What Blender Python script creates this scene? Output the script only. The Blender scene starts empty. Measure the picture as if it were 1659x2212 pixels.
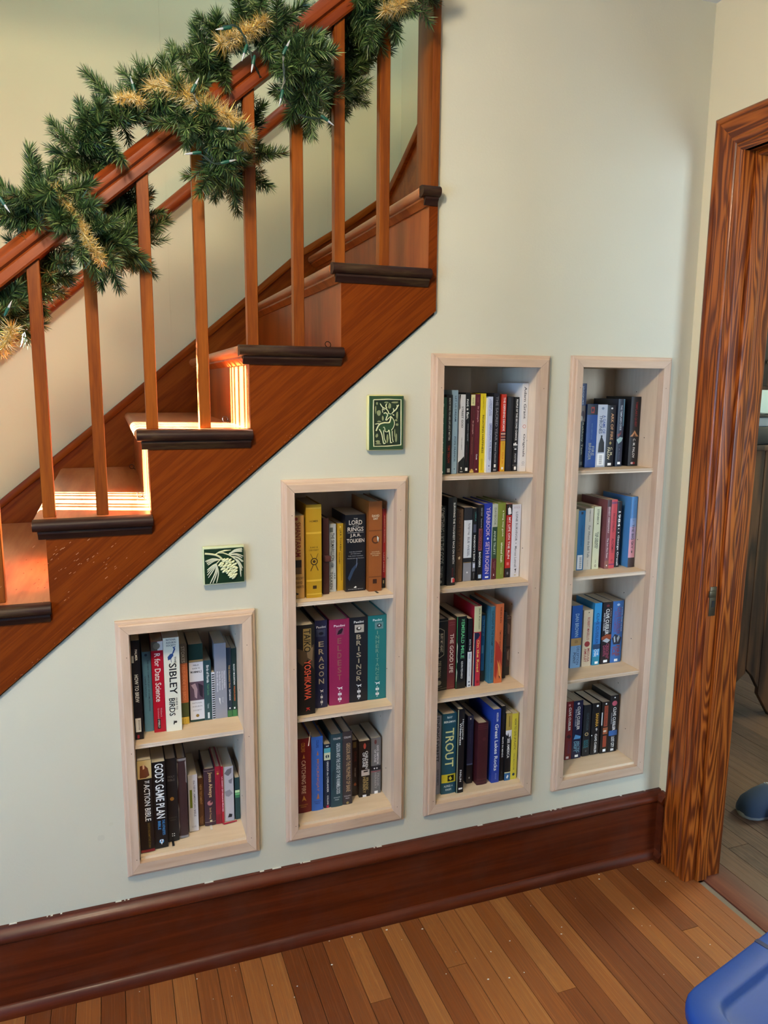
import bpy, bmesh, math, random
from mathutils import Vector, Matrix, Quaternion
random.seed(7)
S = bpy.context.scene
COL = S.collection

# ------------------------------------------------------------------ camera
def look(yaw, pitch, roll):
    cy, sy, cp, sp = math.cos(yaw), math.sin(yaw), math.cos(pitch), math.sin(pitch)
    f = Vector((sy*cp, cy*cp, sp)); r = Vector((cy, -sy, 0)); u = r.cross(f)
    c, s = math.cos(roll), math.sin(roll)
    r2 = r*c + u*s; u2 = u*c - r*s
    return Matrix((r2, u2, -f)).transposed()
cd = bpy.data.cameras.new('camera'); cam = bpy.data.objects.new('camera', cd); COL.objects.link(cam)
cd.sensor_fit = 'HORIZONTAL'; cd.sensor_width = 36.0; cd.lens = 1627.9/1659*36.0
cd.clip_start = .02
cam.matrix_world = Matrix.Translation((0, -1.8756, 1.55)) @ look(.3488, -.1659, .0081).to_4x4()
S.camera = cam

# ------------------------------------------------------------------ world, lights, exposure
S.view_settings.view_transform = 'Standard'; S.view_settings.look = 'None'
S.view_settings.gamma = 1; S.view_settings.use_curve_mapping = False
S.view_settings.exposure = 0.50
w = bpy.data.worlds.new('world'); S.world = w; w.use_nodes = True
bg = w.node_tree.nodes['Background']; bg.inputs[0].default_value = (.55, .72, 1, 1); bg.inputs[1].default_value = .13

def light(name, kind, loc, aim, energy, color, size=None, size_y=None, angle=None, spread=None):
    l = bpy.data.lights.new(name, kind); l.energy = energy; l.color = color
    o = bpy.data.objects.new(name, l); COL.objects.link(o); o.location = loc
    d = Vector(aim) - Vector(loc)
    o.rotation_euler = d.to_track_quat('-Z', 'Y').to_euler()
    if kind == 'AREA':
        l.shape = 'RECTANGLE'; l.size = size; l.size_y = size_y
        if spread: l.spread = spread
    if kind == 'POINT': l.shadow_soft_size = size
    if kind == 'SUN': l.angle = angle
    return o
SUN_DIR = Vector((1, -.35, -.40))                       # low winter sun through the stair window
light('sun', 'SUN', (-6, 3, 4), Vector((-6, 3, 4)) + SUN_DIR, 210, (1, .97, .94), angle=.006)
light('ceiling_lamp_light', 'POINT', (-.22, -1.28, 2.48), (0, 0, 0), 56, (1, .82, .57), size=.10)
light('hall_window_light', 'AREA', (-1.72, -1.75, 1.05), (1, -1.2, .6), 56, (.30, .58, 1), 1.3, 1.5)
light('next_room_window_light', 'AREA', (2.55, -4.3, 1.55), (1.6, 0, 1.45), 90, (.62, .82, 1), .9, 1.5)
light('upstairs_window_light', 'AREA', (.65, .6, 4.9), (.7, .8, 2), 30, (.58, .77, 1), .9, .9)

# ------------------------------------------------------------------ helpers
def lin(h):
    c = [int(h[i:i+2], 16)/255 for i in (0, 2, 4)]
    return tuple(x/12.92 if x <= .04045 else ((x+.055)/1.055)**2.4 for x in c) + (1,)
MATS = {}
def mat(h, rough=.5, metal=0, name=None):
    k = (h, rough, metal)
    if k not in MATS:
        m = bpy.data.materials.new(name or 'paint_'+h); m.use_nodes = True
        b = m.node_tree.nodes['Principled BSDF']
        b.inputs['Base Color'].default_value = lin(h); b.inputs['Roughness'].default_value = rough
        b.inputs['Metallic'].default_value = metal
        MATS[k] = m
    return MATS[k]
def nodes(name):
    m = bpy.data.materials.new(name); m.use_nodes = True
    nt = m.node_tree
    return m, nt, nt.nodes['Principled BSDF'], nt.nodes.new, nt.links.new
def ramp(N, stops):
    r = N('ShaderNodeValToRGB'); e = r.color_ramp.elements
    while len(e) < len(stops): e.new(.5)
    for i, (p, c) in enumerate(stops): e[i].position = p; e[i].color = lin(c)
    return r
def wood(name, dark, mid, light_, axis='x', across=9.0, along=.8, rings=7.0, ringmix=.5, rough=.35, coat=.2, tone=.0, bump=.05, rot=0, spec=.3, grime=0):
    m, nt, b, N, L = nodes(name)
    tc = N('ShaderNodeTexCoord'); oi = N('ShaderNodeObjectInfo')
    mul = N('ShaderNodeMath'); mul.operation = 'MULTIPLY'; mul.inputs[1].default_value = 37.0
    L(oi.outputs['Random'], mul.inputs[0])
    add = N('ShaderNodeVectorMath'); add.operation = 'ADD'
    L(tc.outputs['Object'], add.inputs[0]); L(mul.outputs[0], add.inputs[1])
    src = add.outputs[0]
    if rot:
        m0 = N('ShaderNodeMapping'); m0.inputs['Rotation'].default_value = (0, rot, 0); L(src, m0.inputs[0]); src = m0.outputs[0]
    mp = N('ShaderNodeMapping'); L(src, mp.inputs[0])
    sc = {'x': (along, across, across), 'y': (across, along, across), 'z': (across, across, along)}[axis]
    if axis == 'xz':
        sc = (along, across, across)
    mp.inputs['Scale'].default_value = sc
    n1 = N('ShaderNodeTexNoise'); n1.inputs['Scale'].default_value = 1.0; n1.inputs['Detail'].default_value = 2; n1.inputs['Distortion'].default_value = .3
    L(mp.outputs[0], n1.inputs['Vector'])
    mm = N('ShaderNodeMath'); mm.operation = 'MULTIPLY'; mm.inputs[1].default_value = rings*6.2832
    L(n1.outputs[0], mm.inputs[0])
    sn = N('ShaderNodeMath'); sn.operation = 'SINE'; L(mm.outputs[0], sn.inputs[0])
    ma = N('ShaderNodeMath'); ma.operation = 'MULTIPLY_ADD'; ma.inputs[1].default_value = .5*ringmix; ma.inputs[2].default_value = .5
    L(sn.outputs[0], ma.inputs[0])
    n2 = N('ShaderNodeTexNoise'); n2.inputs['Scale'].default_value = 9.0; n2.inputs['Detail'].default_value = 5
    L(mp.outputs[0], n2.inputs['Vector'])
    mix = N('ShaderNodeMath'); mix.operation = 'MULTIPLY_ADD'; mix.inputs[1].default_value = .55; mix.inputs[2].default_value = -.275
    L(n2.outputs[0], mix.inputs[0])
    s = N('ShaderNodeMath'); s.operation = 'ADD'; L(ma.outputs[0], s.inputs[0]); L(mix.outputs[0], s.inputs[1])
    t = N('ShaderNodeMath'); t.operation = 'MULTIPLY_ADD'; t.inputs[1].default_value = tone; t.inputs[2].default_value = -tone/2
    L(oi.outputs['Random'], t.inputs[0])
    s2 = N('ShaderNodeMath'); s2.operation = 'ADD'; L(s.outputs[0], s2.inputs[0]); L(t.outputs[0], s2.inputs[1])
    r = ramp(N, [(.12, dark), (.5, mid), (.88, light_)]); L(s2.outputs[0], r.inputs[0])
    col = r.outputs[0]
    if grime:
        g = N('ShaderNodeTexNoise'); g.inputs['Scale'].default_value = 11; g.inputs['Detail'].default_value = 6; g.inputs['Roughness'].default_value = .65
        L(add.outputs[0], g.inputs['Vector'])
        gr = ramp(N, [(.42, '000000'), (.72, 'ffffff')]); L(g.outputs[0], gr.inputs[0])
        gm = N('ShaderNodeMath'); gm.operation = 'MULTIPLY'; gm.inputs[1].default_value = grime; L(gr.outputs[0], gm.inputs[0])
        gx = N('ShaderNodeMix'); gx.data_type = 'RGBA'; L(gm.outputs[0], gx.inputs[0]); L(col, gx.inputs[6]); gx.inputs[7].default_value = lin('5a4a40'); col = gx.outputs[2]
    L(col, b.inputs['Base Color'])
    b.inputs['Roughness'].default_value = rough; b.inputs['Specular IOR Level'].default_value = spec
    b.inputs['Coat Weight'].default_value = coat; b.inputs['Coat Roughness'].default_value = .18
    if bump:
        bp = N('ShaderNodeBump'); bp.inputs['Strength'].default_value = bump; bp.inputs['Distance'].default_value = .002
        L(s.outputs[0], bp.inputs['Height']); L(bp.outputs[0], b.inputs['Normal'])
    return m
def plaster(name, c, spots=()):
    m, nt, b, N, L = nodes(name)
    tc = N('ShaderNodeTexCoord')
    n = N('ShaderNodeTexNoise'); n.inputs['Scale'].default_value = 1.3; n.inputs['Detail'].default_value = 3; L(tc.outputs['Object'], n.inputs['Vector'])
    hsv = N('ShaderNodeMix'); hsv.data_type = 'RGBA'; hsv.blend_type = 'MULTIPLY'; hsv.inputs[0].default_value = 1
    r = ramp(N, [(.3, 'f2f2f2'), (.7, 'ffffff')]); L(n.outputs[0], r.inputs[0])
    hsv.inputs[6].default_value = lin(c); L(r.outputs[0], hsv.inputs[7])
    out = hsv.outputs[2]
    for (p, rad, sc) in spots:                          # old patches in the paint
        d = N('ShaderNodeVectorMath'); d.operation = 'DISTANCE'; L(tc.outputs['Object'], d.inputs[0]); d.inputs[1].default_value = p
        nn = N('ShaderNodeTexNoise'); nn.inputs['Scale'].default_value = 45; L(tc.outputs['Object'], nn.inputs['Vector'])
        a = N('ShaderNodeMath'); a.operation = 'MULTIPLY_ADD'; a.inputs[1].default_value = rad*1.2; L(nn.outputs[0], a.inputs[0]); L(d.outputs['Value'], a.inputs[2])
        lt = N('ShaderNodeMath'); lt.operation = 'LESS_THAN'; lt.inputs[1].default_value = rad*1.5; L(a.outputs[0], lt.inputs[0])
        x = N('ShaderNodeMix'); x.data_type = 'RGBA'; L(lt.outputs[0], x.inputs[0]); L(out, x.inputs[6]); x.inputs[7].default_value = lin(sc); out = x.outputs[2]
    L(out, b.inputs['Base Color']); b.inputs['Roughness'].default_value = .55
    n2 = N('ShaderNodeTexNoise'); n2.inputs['Scale'].default_value = 160; n2.inputs['Detail'].default_value = 3; L(tc.outputs['Object'], n2.inputs['Vector'])
    n3 = N('ShaderNodeTexNoise'); n3.inputs['Scale'].default_value = 14; n3.inputs['Detail'].default_value = 2; L(tc.outputs['Object'], n3.inputs['Vector'])
    ad = N('ShaderNodeMath'); ad.operation = 'MULTIPLY_ADD'; ad.inputs[1].default_value = 2.0; L(n3.outputs[0], ad.inputs[0]); L(n2.outputs[0], ad.inputs[2])
    bp = N('ShaderNodeBump'); bp.inputs['Strength'].default_value = .16; bp.inputs['Distance'].default_value = .0015; L(ad.outputs[0], bp.inputs['Height']); L(bp.outputs[0], b.inputs['Normal'])
    return m

class MB:
    def __init__(s): s.v = []; s.f = []; s.mi = []
    def add(s, vs, fs, mi=0):
        o = len(s.v); s.v += [tuple(v) for v in vs]; s.f += [tuple(i+o for i in f) for f in fs]; s.mi += [mi]*len(fs); return s
    def box(s, x0, x1, y0, y1, z0, z1, mi=0):
        return s.add([(x0,y0,z0),(x1,y0,z0),(x1,y1,z0),(x0,y1,z0),(x0,y0,z1),(x1,y0,z1),(x1,y1,z1),(x0,y1,z1)],
                     [(3,2,1,0),(4,5,6,7),(0,1,5,4),(1,2,6,5),(2,3,7,6),(3,0,4,7)], mi)
    def prism(s, pts, lo, hi, ax='y', mi=0):
        """polygon in the plane across `ax`, from lo to hi; pts (a,b): y->(x,z), x->(y,z), z->(x,y)"""
        f = {'y': lambda a, b, c: (a, c, b), 'x': lambda a, b, c: (c, a, b), 'z': lambda a, b, c: (a, b, c)}[ax]
        n = len(pts)
        vs = [f(a, b, lo) for a, b in pts] + [f(a, b, hi) for a, b in pts]
        fs = [tuple(range(n)), tuple(range(2*n-1, n-1, -1))] + [((i+1) % n, i, n+i, n+(i+1) % n) for i in range(n)]
        return s.add(vs, fs, mi)
    def tube(s, path, rad, n=8, mi=0, cap=True, squash=1):
        path = [Vector(p) for p in path]; rs = rad if isinstance(rad, (list, tuple)) else [rad]*len(path)
        vs = []; up = None
        for i, p in enumerate(path):
            d = (path[min(i+1, len(path)-1)] - path[max(i-1, 0)])
            d = d.normalized() if d.length > 1e-9 else Vector((0, 0, 1))
            if up is None:
                up = d.cross(Vector((0, 1, 0)));  up = up if up.length > .1 else d.cross(Vector((1, 0, 0)))
            a = up - d*up.dot(d); a = a.normalized() if a.length > 1e-6 else d.orthogonal().normalized()
            up = a; b = d.cross(a)
            for k in range(n):
                t = 2*math.pi*k/n; vs.append(p + (a*math.cos(t) + b*math.sin(t)*squash)*rs[i])
        fs = []
        for i in range(len(path)-1):
            for k in range(n): fs.append((i*n+k, i*n+(k+1) % n, (i+1)*n+(k+1) % n, (i+1)*n+k))
        if cap: fs += [tuple(range(n-1, -1, -1)), tuple(range((len(path)-1)*n, len(path)*n))]
        return s.add(vs, fs, mi)
    def ball(s, c, r, n=10, m=6, mi=0, rot=None):
        r = r if isinstance(r, (tuple, list)) else (r, r, r); vs = []; fs = []
        for j in range(m+1):
            ph = math.pi*j/m
            for k in range(n):
                t = 2*math.pi*k/n; v = Vector((r[0]*math.sin(ph)*math.cos(t), r[1]*math.sin(ph)*math.sin(t), r[2]*math.cos(ph)))
                if rot: v = rot @ v
                vs.append(Vector(c)+v)
        for j in range(m):
            for k in range(n): fs.append((j*n+k, (j+1)*n+k, (j+1)*n+(k+1) % n, j*n+(k+1) % n))
        return s.add(vs, fs, mi)
    def loft(s, rings, mi=0, cap0=True, cap1=True):
        n = len(rings[0]); fs = []
        for i in range(len(rings)-1):
            for k in range(n): fs.append((i*n+k, i*n+(k+1) % n, (i+1)*n+(k+1) % n, (i+1)*n+k))
        if cap0: fs.append(tuple(range(n-1, -1, -1)))
        if cap1: fs.append(tuple(range((len(rings)-1)*n, len(rings)*n)))
        return s.add([v for r in rings for v in r], fs, mi)

WORLD = {}
def put(name, me, mats, parent, org):
    o = bpy.data.objects.new(name, me); COL.objects.link(o)
    for m in (mats if isinstance(mats, (list, tuple)) else [mats]):
        if me.materials.find(m.name) < 0 or len(me.materials) < (len(mats) if isinstance(mats, (list, tuple)) else 1): me.materials.append(m)
    if parent:
        o.parent = parent; o.location = org - WORLD[parent.name]
    else: o.location = org
    WORLD[o.name] = Vector(org)
    return o
def obj(name, mb, mats, parent=None, bevel=0, seg=2, smooth=None, org=None):
    bm = bmesh.new(); vv = [bm.verts.new(v) for v in mb.v]
    for f, mi in zip(mb.f, mb.mi):
        try: q = bm.faces.new([vv[i] for i in f]); q.material_index = mi
        except ValueError: pass
    bmesh.ops.recalc_face_normals(bm, faces=bm.faces)
    if bevel:
        es = [e for e in bm.edges if len(e.link_faces) == 2 and e.calc_face_angle(0) > .5]
        bmesh.ops.bevel(bm, geom=es, offset=bevel, segments=seg, profile=.5, affect='EDGES', clamp_overlap=True)
    if org is None:
        xs = [v.co for v in bm.verts]
        org = Vector(((min(v.x for v in xs)+max(v.x for v in xs))/2, (min(v.y for v in xs)+max(v.y for v in xs))/2, min(v.z for v in xs)))
    org = Vector(org)
    bmesh.ops.translate(bm, vec=-org, verts=bm.verts)
    me = bpy.data.meshes.new(name); bm.to_mesh(me); bm.free()
    if smooth is None: smooth = 40 if bevel else 0
    if smooth:
        me.shade_smooth(); me.set_sharp_from_angle(angle=math.radians(smooth))
    return put(name, me, mats, parent, org)
def tag(o, label, cat, group=None):
    o['label'] = label; o['category'] = cat
    if group: o['group'] = group
    return o
def thing(name, loc, label=None, cat=None, group=None, kind=None):
    o = bpy.data.objects.new(name, None); COL.objects.link(o); o.location = loc; o.empty_display_size = .05
    WORLD[o.name] = Vector(loc)
    if label: tag(o, label, cat, group)
    if kind: o['kind'] = kind
    return o
def struct(o): o['kind'] = 'structure'; return o
def box(name, x0, x1, y0, y1, z0, z1, m, parent=None, bevel=0, seg=2):
    return obj(name, MB().box(x0, x1, y0, y1, z0, z1), m, parent, bevel, seg)
def flat_fill(name, loops, y0, y1, m):
    """wall slab in the xz plane with holes"""
    cu = bpy.data.curves.new(name, 'CURVE'); cu.dimensions = '2D'; cu.fill_mode = 'BOTH'; cu.extrude = (y1-y0)/2
    for lp in loops:
        sp = cu.splines.new('POLY'); sp.points.add(len(lp)-1); sp.use_cyclic_u = True
        for p, q in zip(sp.points, lp): p.co = (q[0], q[1], 0, 1)
    o = bpy.data.objects.new(name+'_outline', cu); COL.objects.link(o)
    me = bpy.data.meshes.new_from_object(o.evaluated_get(bpy.context.evaluated_depsgraph_get()))
    bpy.data.objects.remove(o); bpy.data.curves.remove(cu)
    me.transform(Matrix(((1, 0, 0, 0), (0, 0, -1, (y0+y1)/2), (0, 1, 0, 0), (0, 0, 0, 1))))
    me.name = name; me.materials.clear()
    return put(name, me, m, None, Vector((0, 0, 0)))
def spline(P, step):
    P = [Vector(p) for p in P]; out = []
    for i in range(len(P)-1):
        a, b, c, d = P[max(i-1, 0)], P[i], P[i+1], P[min(i+2, len(P)-1)]
        n = max(2, int((c-b).length/step))
        for k in range(n):
            t = k/n; out.append(.5*((2*b)+(c-a)*t+(2*a-5*b+4*c-d)*t*t+(3*b-a-3*c+d)*t**3))
    out.append(P[-1]); return out
# ------------------------------------------------------------------ materials
M_WALL = plaster('sage_cream_wall_paint', 'd1ceb8', [((-.069, 0, .419), .009, 'c6c3ae'), ((-.045, 0, .452), .006, 'c8c5ae')])
M_WALL2 = plaster('stairwell_wall_paint', 'd3d1ac')
M_CEIL = plaster('white_ceiling_paint', 'ececea')
M_STAIR = wood('varnished_stair_pine', '6a2a0a', '8f4312', 'a85a20', 'x', 14, 1.6, 2.5, .35, .34, .15)
M_RISER = wood('varnished_riser_pine', '6e2d0a', '944614', 'a85a20', 'z', 12, 1.5, 2.0, .3, .32, .15)
M_TREAD = wood('worn_tread_pine', '8a4a28', 'ac683e', 'c08354', 'y', 16, 1.2, 2.5, .35, .28, .25)
M_STRING = wood('stringer_pine', '541f02', '6c2d05', '7d3a09', 'x', 46, 2.0, 4.5, .28, .5, .0, rot=.698, spec=.1)
M_SKIRT = wood('wall_skirt_pine', '6a2a06', '87400c', '9a5214', 'x', 20, 1.5, 3.0, .35, .4, .0, rot=.698, spec=.15)
M_BALUS = wood('baluster_pine', '5a2508', '80400c', '965214', 'z', 30, 2.0, 2.0, .3, .4, .08, spec=.2)
M_RAIL = wood('handrail_pine', '5a220a', '7c3410', '92471a', 'x', 24, 1.8, 2.5, .35, .36, .12, rot=.7)
M_DARK = wood('dark_worn_nosing', '1c0f0a', '2e1810', '4c3a20', 'x', 26, 4, 2, .3, .5, 0, spec=.25)
M_BASE = wood('dark_baseboard_pine', '3c1202', '521c04', '66290a', 'x', 24, 1.0, 3.0, .3, .42, .08, grime=.15)
CASE_ARGS = ('5a2409', '864012', 'a3561c')
M_CASE = wood('strongly_figured_door_pine', *CASE_ARGS, 'z', 17, 1.0, 17, .75, .34, .15, .2)
M_CASEY = wood('strongly_figured_head_pine', *CASE_ARGS, 'y', 17, 1.0, 17, .75, .34, .15, .2)
M_FLOOR = wood('strip_floor_pine', '683414', '8e5428', 'a6703c', 'y', 15, 1.1, 1.6, .26, .45, .1, .6, grime=.28)
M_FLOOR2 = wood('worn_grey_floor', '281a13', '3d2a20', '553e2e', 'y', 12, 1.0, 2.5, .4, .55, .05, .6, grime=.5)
M_MAPLE = wood('raw_maple', 'b3967e', 'c6ab94', 'd4bca5', 'z', 13, 1.5, 2.5, .3, .6, 0, .25)
M_MAPLEX = wood('raw_maple_rail', 'b89a80', 'c8ad94', 'd6bea6', 'x', 13, 1.5, 2.5, .3, .6, 0, .25)
M_PLY = wood('birch_ply', 'cdb392', 'dcc5a5', 'e6d2b6', 'x', 8, 1.2, 2.0, .25, .6, 0, .15)
M_PLYV = wood('birch_ply_upright', 'c9b096', 'd9c3a9', 'e3d0ba', 'z', 8, 1.2, 2.0, .3, .6, 0, .15)
M_PLYEDGE = wood('ply_edge', 'b79c80', 'd8c4ac', 'eadbc8', 'x', 160, .6, 2.0, .5, .6, 0)
M_CAB = wood('rustic_dark_pine', '1d110b', '3a2518', '4f3420', 'z', 10, 1.0, 4.0, .7, .5, .1)

# ------------------------------------------------------------------ room shell
CZ = 2.62
FR = [  # outer x0,x1,z0,z1, inner cavity x0,x1, shelves
    (-.012, .328, .302, .982, .022, .293, (.654,)),
    (.402, .7465, .310, 1.312, .439, .713, (.662, .986)),
    (.811, 1.1715, .305, 1.636, .851, 1.141, (.659, .986, 1.306)),
    (1.2435, 1.591, .302, 1.639, 1.286, 1.556, (.659, .986, 1.308))]
FW, FWR, FWT, FWB = .031, .035, .032, .038                # face widths: left, right, top, bottom
holes = [[(f[0]+.012, f[2]+.012), (f[1]-.012, f[2]+.012), (f[1]-.012, f[3]-.012), (f[0]+.012, f[3]-.012)] for f in FR]
struct(flat_fill('wall_back', [[(-1.26, 0), (1.667, 0), (1.667, CZ), (.818, CZ), (.818, 1.735)]] + holes, 0, .09, M_WALL))
struct(box('floor', -1.8, 1.70, -4.5, 1.15, -.06, -.014, mat('1c0e06', .8, name='dark_floor_joint')))
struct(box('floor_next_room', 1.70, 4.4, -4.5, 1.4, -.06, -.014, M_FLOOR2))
struct(box('ceiling', -1.8, 4.4, -4.5, .09, CZ, CZ+.1, M_CEIL))
SEAMS = ((-.409, 1.13, 4.2), (.237, 1.66, 4.2), (.853, 2.16, 4.2))
struct(box('wall_stair', -1.9, 1.2, 1.15, 1.25, 0, 5.2, M_WALL2))
wst = bpy.data.objects['wall_stair']
for sx, z0_, z1_ in SEAMS: box('paper_seam', sx-.0008, sx+.0008, 1.1492, 1.15, z0_, z1_, M_WALL2, wst)
struct(box('wall_stair_end', 1.16, 1.26, .09, 1.15, 0, 5.2, M_WALL2))
struct(box('ceiling_stair', -1.9, 1.26, 0, 1.25, 5.2, 5.3, M_CEIL))
struct(box('wall_upstairs', -1.9, 1.26, -.02, .09, CZ+.1, 5.2, M_WALL2))
# left wall with the tall stair window (slim panes between bars)
WY0, WY1, WZ0, WZ1 = .70, 1.09, 1.72, 2.50
mb = MB().box(-1.9, -1.8, -4.5, WY0, 0, 5.2).box(-1.9, -1.8, WY1, 1.15, 0, 5.2).box(-1.9, -1.8, WY0, WY1, 0, WZ0).box(-1.9, -1.8, WY0, WY1, WZ1, 5.2)
struct(obj('wall_left', mb, M_WALL2))
win = struct(thing('window_1', (-1.85, .9, WZ0)))
for y, hw in ((WY0+.012, .012), (.785, .006), (.83, .006), (.915, .007), (.985, .006), (1.035, .005), (WY1-.012, .012)):
    box('mullion', -1.87, -1.83, y-hw, y+hw, WZ0, WZ1, M_RISER, win)
for z in (WZ0+.012, WZ1-.012): box('window_rail', -1.87, -1.83, WY0, WY1, z-.012, z+.012, M_RISER, win)
# right wall, wide cased opening to the next room
DY0, DY1, DZ = -.165, -1.55, 2.187
mb = MB().box(1.667, 1.765, DY0+.02, 1.2, 0, CZ).box(1.667, 1.765, -4.5, DY1, 0, CZ).box(1.667, 1.765, DY1, DY0+.02, DZ+.02, CZ)
struct(obj('wall_right', mb, plaster('cream_wall_paint', 'dccfae')))
struct(box('wall_next_room', 1.26, 4.4, 1.2, 1.3, 0, CZ, plaster('dusty_blue_wall_paint', '7d949e')))
struct(box('wall_next_room_end', 4.4, 4.5, -4.5, 1.3, 0, CZ, M_WALL2))

def profile_run(name, prof, a, b, ax, m, parent=None, smooth=35):
    """prof: closed list (out, up) ; run along x (out = -y from the wall at y=0) or along z"""
    mb = MB()
    if ax == 'x': mb.loft([[(t, -o, u) for o, u in prof] for t in (a, b)])
    return obj(name, mb, m, parent, smooth=smooth)
bb = struct(box('baseboard_back', -1.8, 1.667, -.020, 0, .0, .205, M_BASE))
profile_run('cap_moulding', [(0, .196), (.021, .196), (.024, .200), (.029, .205), (.030, .212), (.027, .219), (.020, .225), (.012, .231), (.010, .235), (0, .235)], -1.8, 1.667, 'x', M_BASE, bb)
profile_run('shoe_moulding', [(0, 0), (.036, 0), (.036, .008), (.034, .016), (.030, .023), (.025, .028), (.020, .031), (0, .031)], -1.8, 1.667, 'x', M_BASE, bb)
# ragged caulk and paint drips where the wall meets the moulding
mb = MB(); x = -.4
while x < 1.64:
    l = random.uniform(.004, .03)
    if random.random() < .3:
        h = random.choice([.0006, .0008, .001, .002])
        mb.prism([(x, .2345), (x+l, .2345), (x+l*.8, .2345+h), (x+l*.35, .2345+h*.7), (x+l*.1, .2345+h)], -.005, -.0003)
    x += l + random.uniform(.0, .025)
c = obj('paint_chips', mb, mat('cfccc0', .7), bb); c['kind'] = 'stuff'
br = struct(box('baseboard_right', 1.647, 1.667, -.05, -.02, 0, .205, M_BASE))
obj('cap_moulding', MB().loft([[(1.667-o, t, u) for o, u in [(0, .196), (.021, .196), (.029, .205), (.030, .212), (.020, .225), (.010, .235), (0, .235)]] for t in (-.05, -.02)]), M_BASE, br)
obj('shoe_moulding', MB().loft([[(1.667-o, t, u) for o, u in [(0, 0), (.036, 0), (.034, .016), (.020, .031), (0, .031)]] for t in (-.06, -.02)]), M_BASE, br)

# door casing and jambs
dr = struct(thing('door_1', (1.70, -.165, 0)))
CP = [(.0, 0), (.016, 0), (.020, .004), (.022, .010), (.020, .016), (.017, .018), (.017, .066), (.019, .068), (.021, .074), (.019, .080), (.015, .084), (.019, .088), (.021, .095), (.020, .103), (.015, .108), (0, .108)]
def casing(y0, sgn, z1):            # leg: profile (out from wall, across) mitred at the head
    rings = [[(1.667-o*1.05, y0+sgn*a, 0) for o, a in CP], [(1.667-o*1.05, y0+sgn*a, z1-a) for o, a in CP]]
    return MB().loft(rings)
obj('casing', casing(-.052, -1, DZ+.108), M_CASE, dr, smooth=30)
obj('casing', casing(DY1-.113, 1, DZ+.108), M_CASE, dr, smooth=30)
obj('head_casing', MB().loft([[(1.667-o*1.05, -.052-a, DZ+.108-a) for o, a in CP], [(1.667-o*1.05, DY1-.113+a, DZ+.108-a) for o, a in CP]]), M_CASEY, dr, smooth=30)
box('jamb', 1.650, 1.7265, DY0, DY0+.02, 0, DZ+.02, M_CASE, dr, .001)
box('jamb', 1.7295, 1.787, DY0-.001, DY0+.02, 0, DZ+.02, M_CASE, dr, .001)
box('jamb', 1.650, 1.787, DY1-.02, DY1, 0, DZ+.02, M_CASE, dr, .001)
box('head_jamb', 1.650, 1.787, DY1, DY0, DZ, DZ+.02, M_CASEY, dr, .001)
box('door_stop', 1.688, 1.7265, DY0-.012, DY0, 0, DZ, M_CASE, dr, .0015)
box('door_stop', 1.688, 1.7265, DY1, DY0-.012, DZ-.012, DZ, M_CASEY, dr, .0015)
box('jamb_light_line', 1.7262, 1.7298, DY0, DY0+.004, 0, DZ, mat('d6cdbc', .7), dr)  # light line along the jamb seam, painted in as a pale strip
sp = obj('strike_plate', MB().box(1.656, 1.680, DY0-.002, DY0, .878, .968).box(1.651, 1.672, DY0-.006, DY0-.001, .936, .956), mat('5c5140', .4, .8), dr, .0006)
obj('strike_hole', MB().box(1.664, 1.674, DY0-.0026, DY0-.0018, .905, .925), mat('14110e', .8), dr)
box('far_casing', 1.765, 1.787, -.14, -.05, 0, DZ+.1, M_CASE, dr, .002)

# floor boards, one object each
def plank_mesh(name, m):
    bm = MB().box(-.5, .5, -.5, .5, -.013, 0); o = obj(name, bm, m, None, 0, org=(0, 0, 0)); me = o.data; bpy.data.objects.remove(o); return me
fl = bpy.data.objects['floor']; fl2 = bpy.data.objects['floor_next_room']
me1 = plank_mesh('floorboard', M_FLOOR); me2 = plank_mesh('worn_floorboard', M_FLOOR2)
def lay(me, parent, x0, x1, wd, y0, y1, nm, joints=None):
    x = x0
    while x < x1 - .01:
        wx = min(wd, x1-x); y = y1
        first = True
        while y > y0:
            ln = random.uniform(.18, 1.1) if first else random.uniform(.5, 1.3); first = False
            ln = min(ln, y-y0)
            o = bpy.data.objects.new(nm, me); COL.objects.link(o); o.parent = parent
            wl = Vector((x+wx/2, y-ln/2, random.uniform(-.0006, .0002)))
            o.location = wl - WORLD[parent.name]; o.scale = (wx-.0016, ln-.0014, 1)
            y -= ln
        x += wx
lay(me1, fl, -1.7875, 1.694, .0585, -1.35, -.022, 'floorboard')
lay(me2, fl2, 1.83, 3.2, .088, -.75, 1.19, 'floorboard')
box('floorboard', 1.716, 1.828, -1.4, 1.1, -.013, .001, wood('threshold_oak', '3a1c14', '52281b', '6b3a28', 'y', 12, 1.0, 2.0, .4, .5, .1), fl2, .001)
box('gap_filler', 1.6955, 1.7145, -1.4, -.18, -.013, -.003, mat('6b6156', .85), fl2)
# plaster crumbs on the boards
mb = MB()
for i in range(60):
    x, y = random.uniform(-.2, 1.6), -random.random()**1.6*.8-.04; r = random.choice([.0009, .0012, .0016, .0024])
    mb.ball((x, y, .0012), (r*random.uniform(.7, 1.6), r, .001), 6, 4)
c = obj('plaster_crumbs', mb, mat('e8e4da', .8)); c['kind'] = 'stuff'; tag(c, 'white plaster crumbs scattered over the orange floor boards', 'crumbs')

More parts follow.
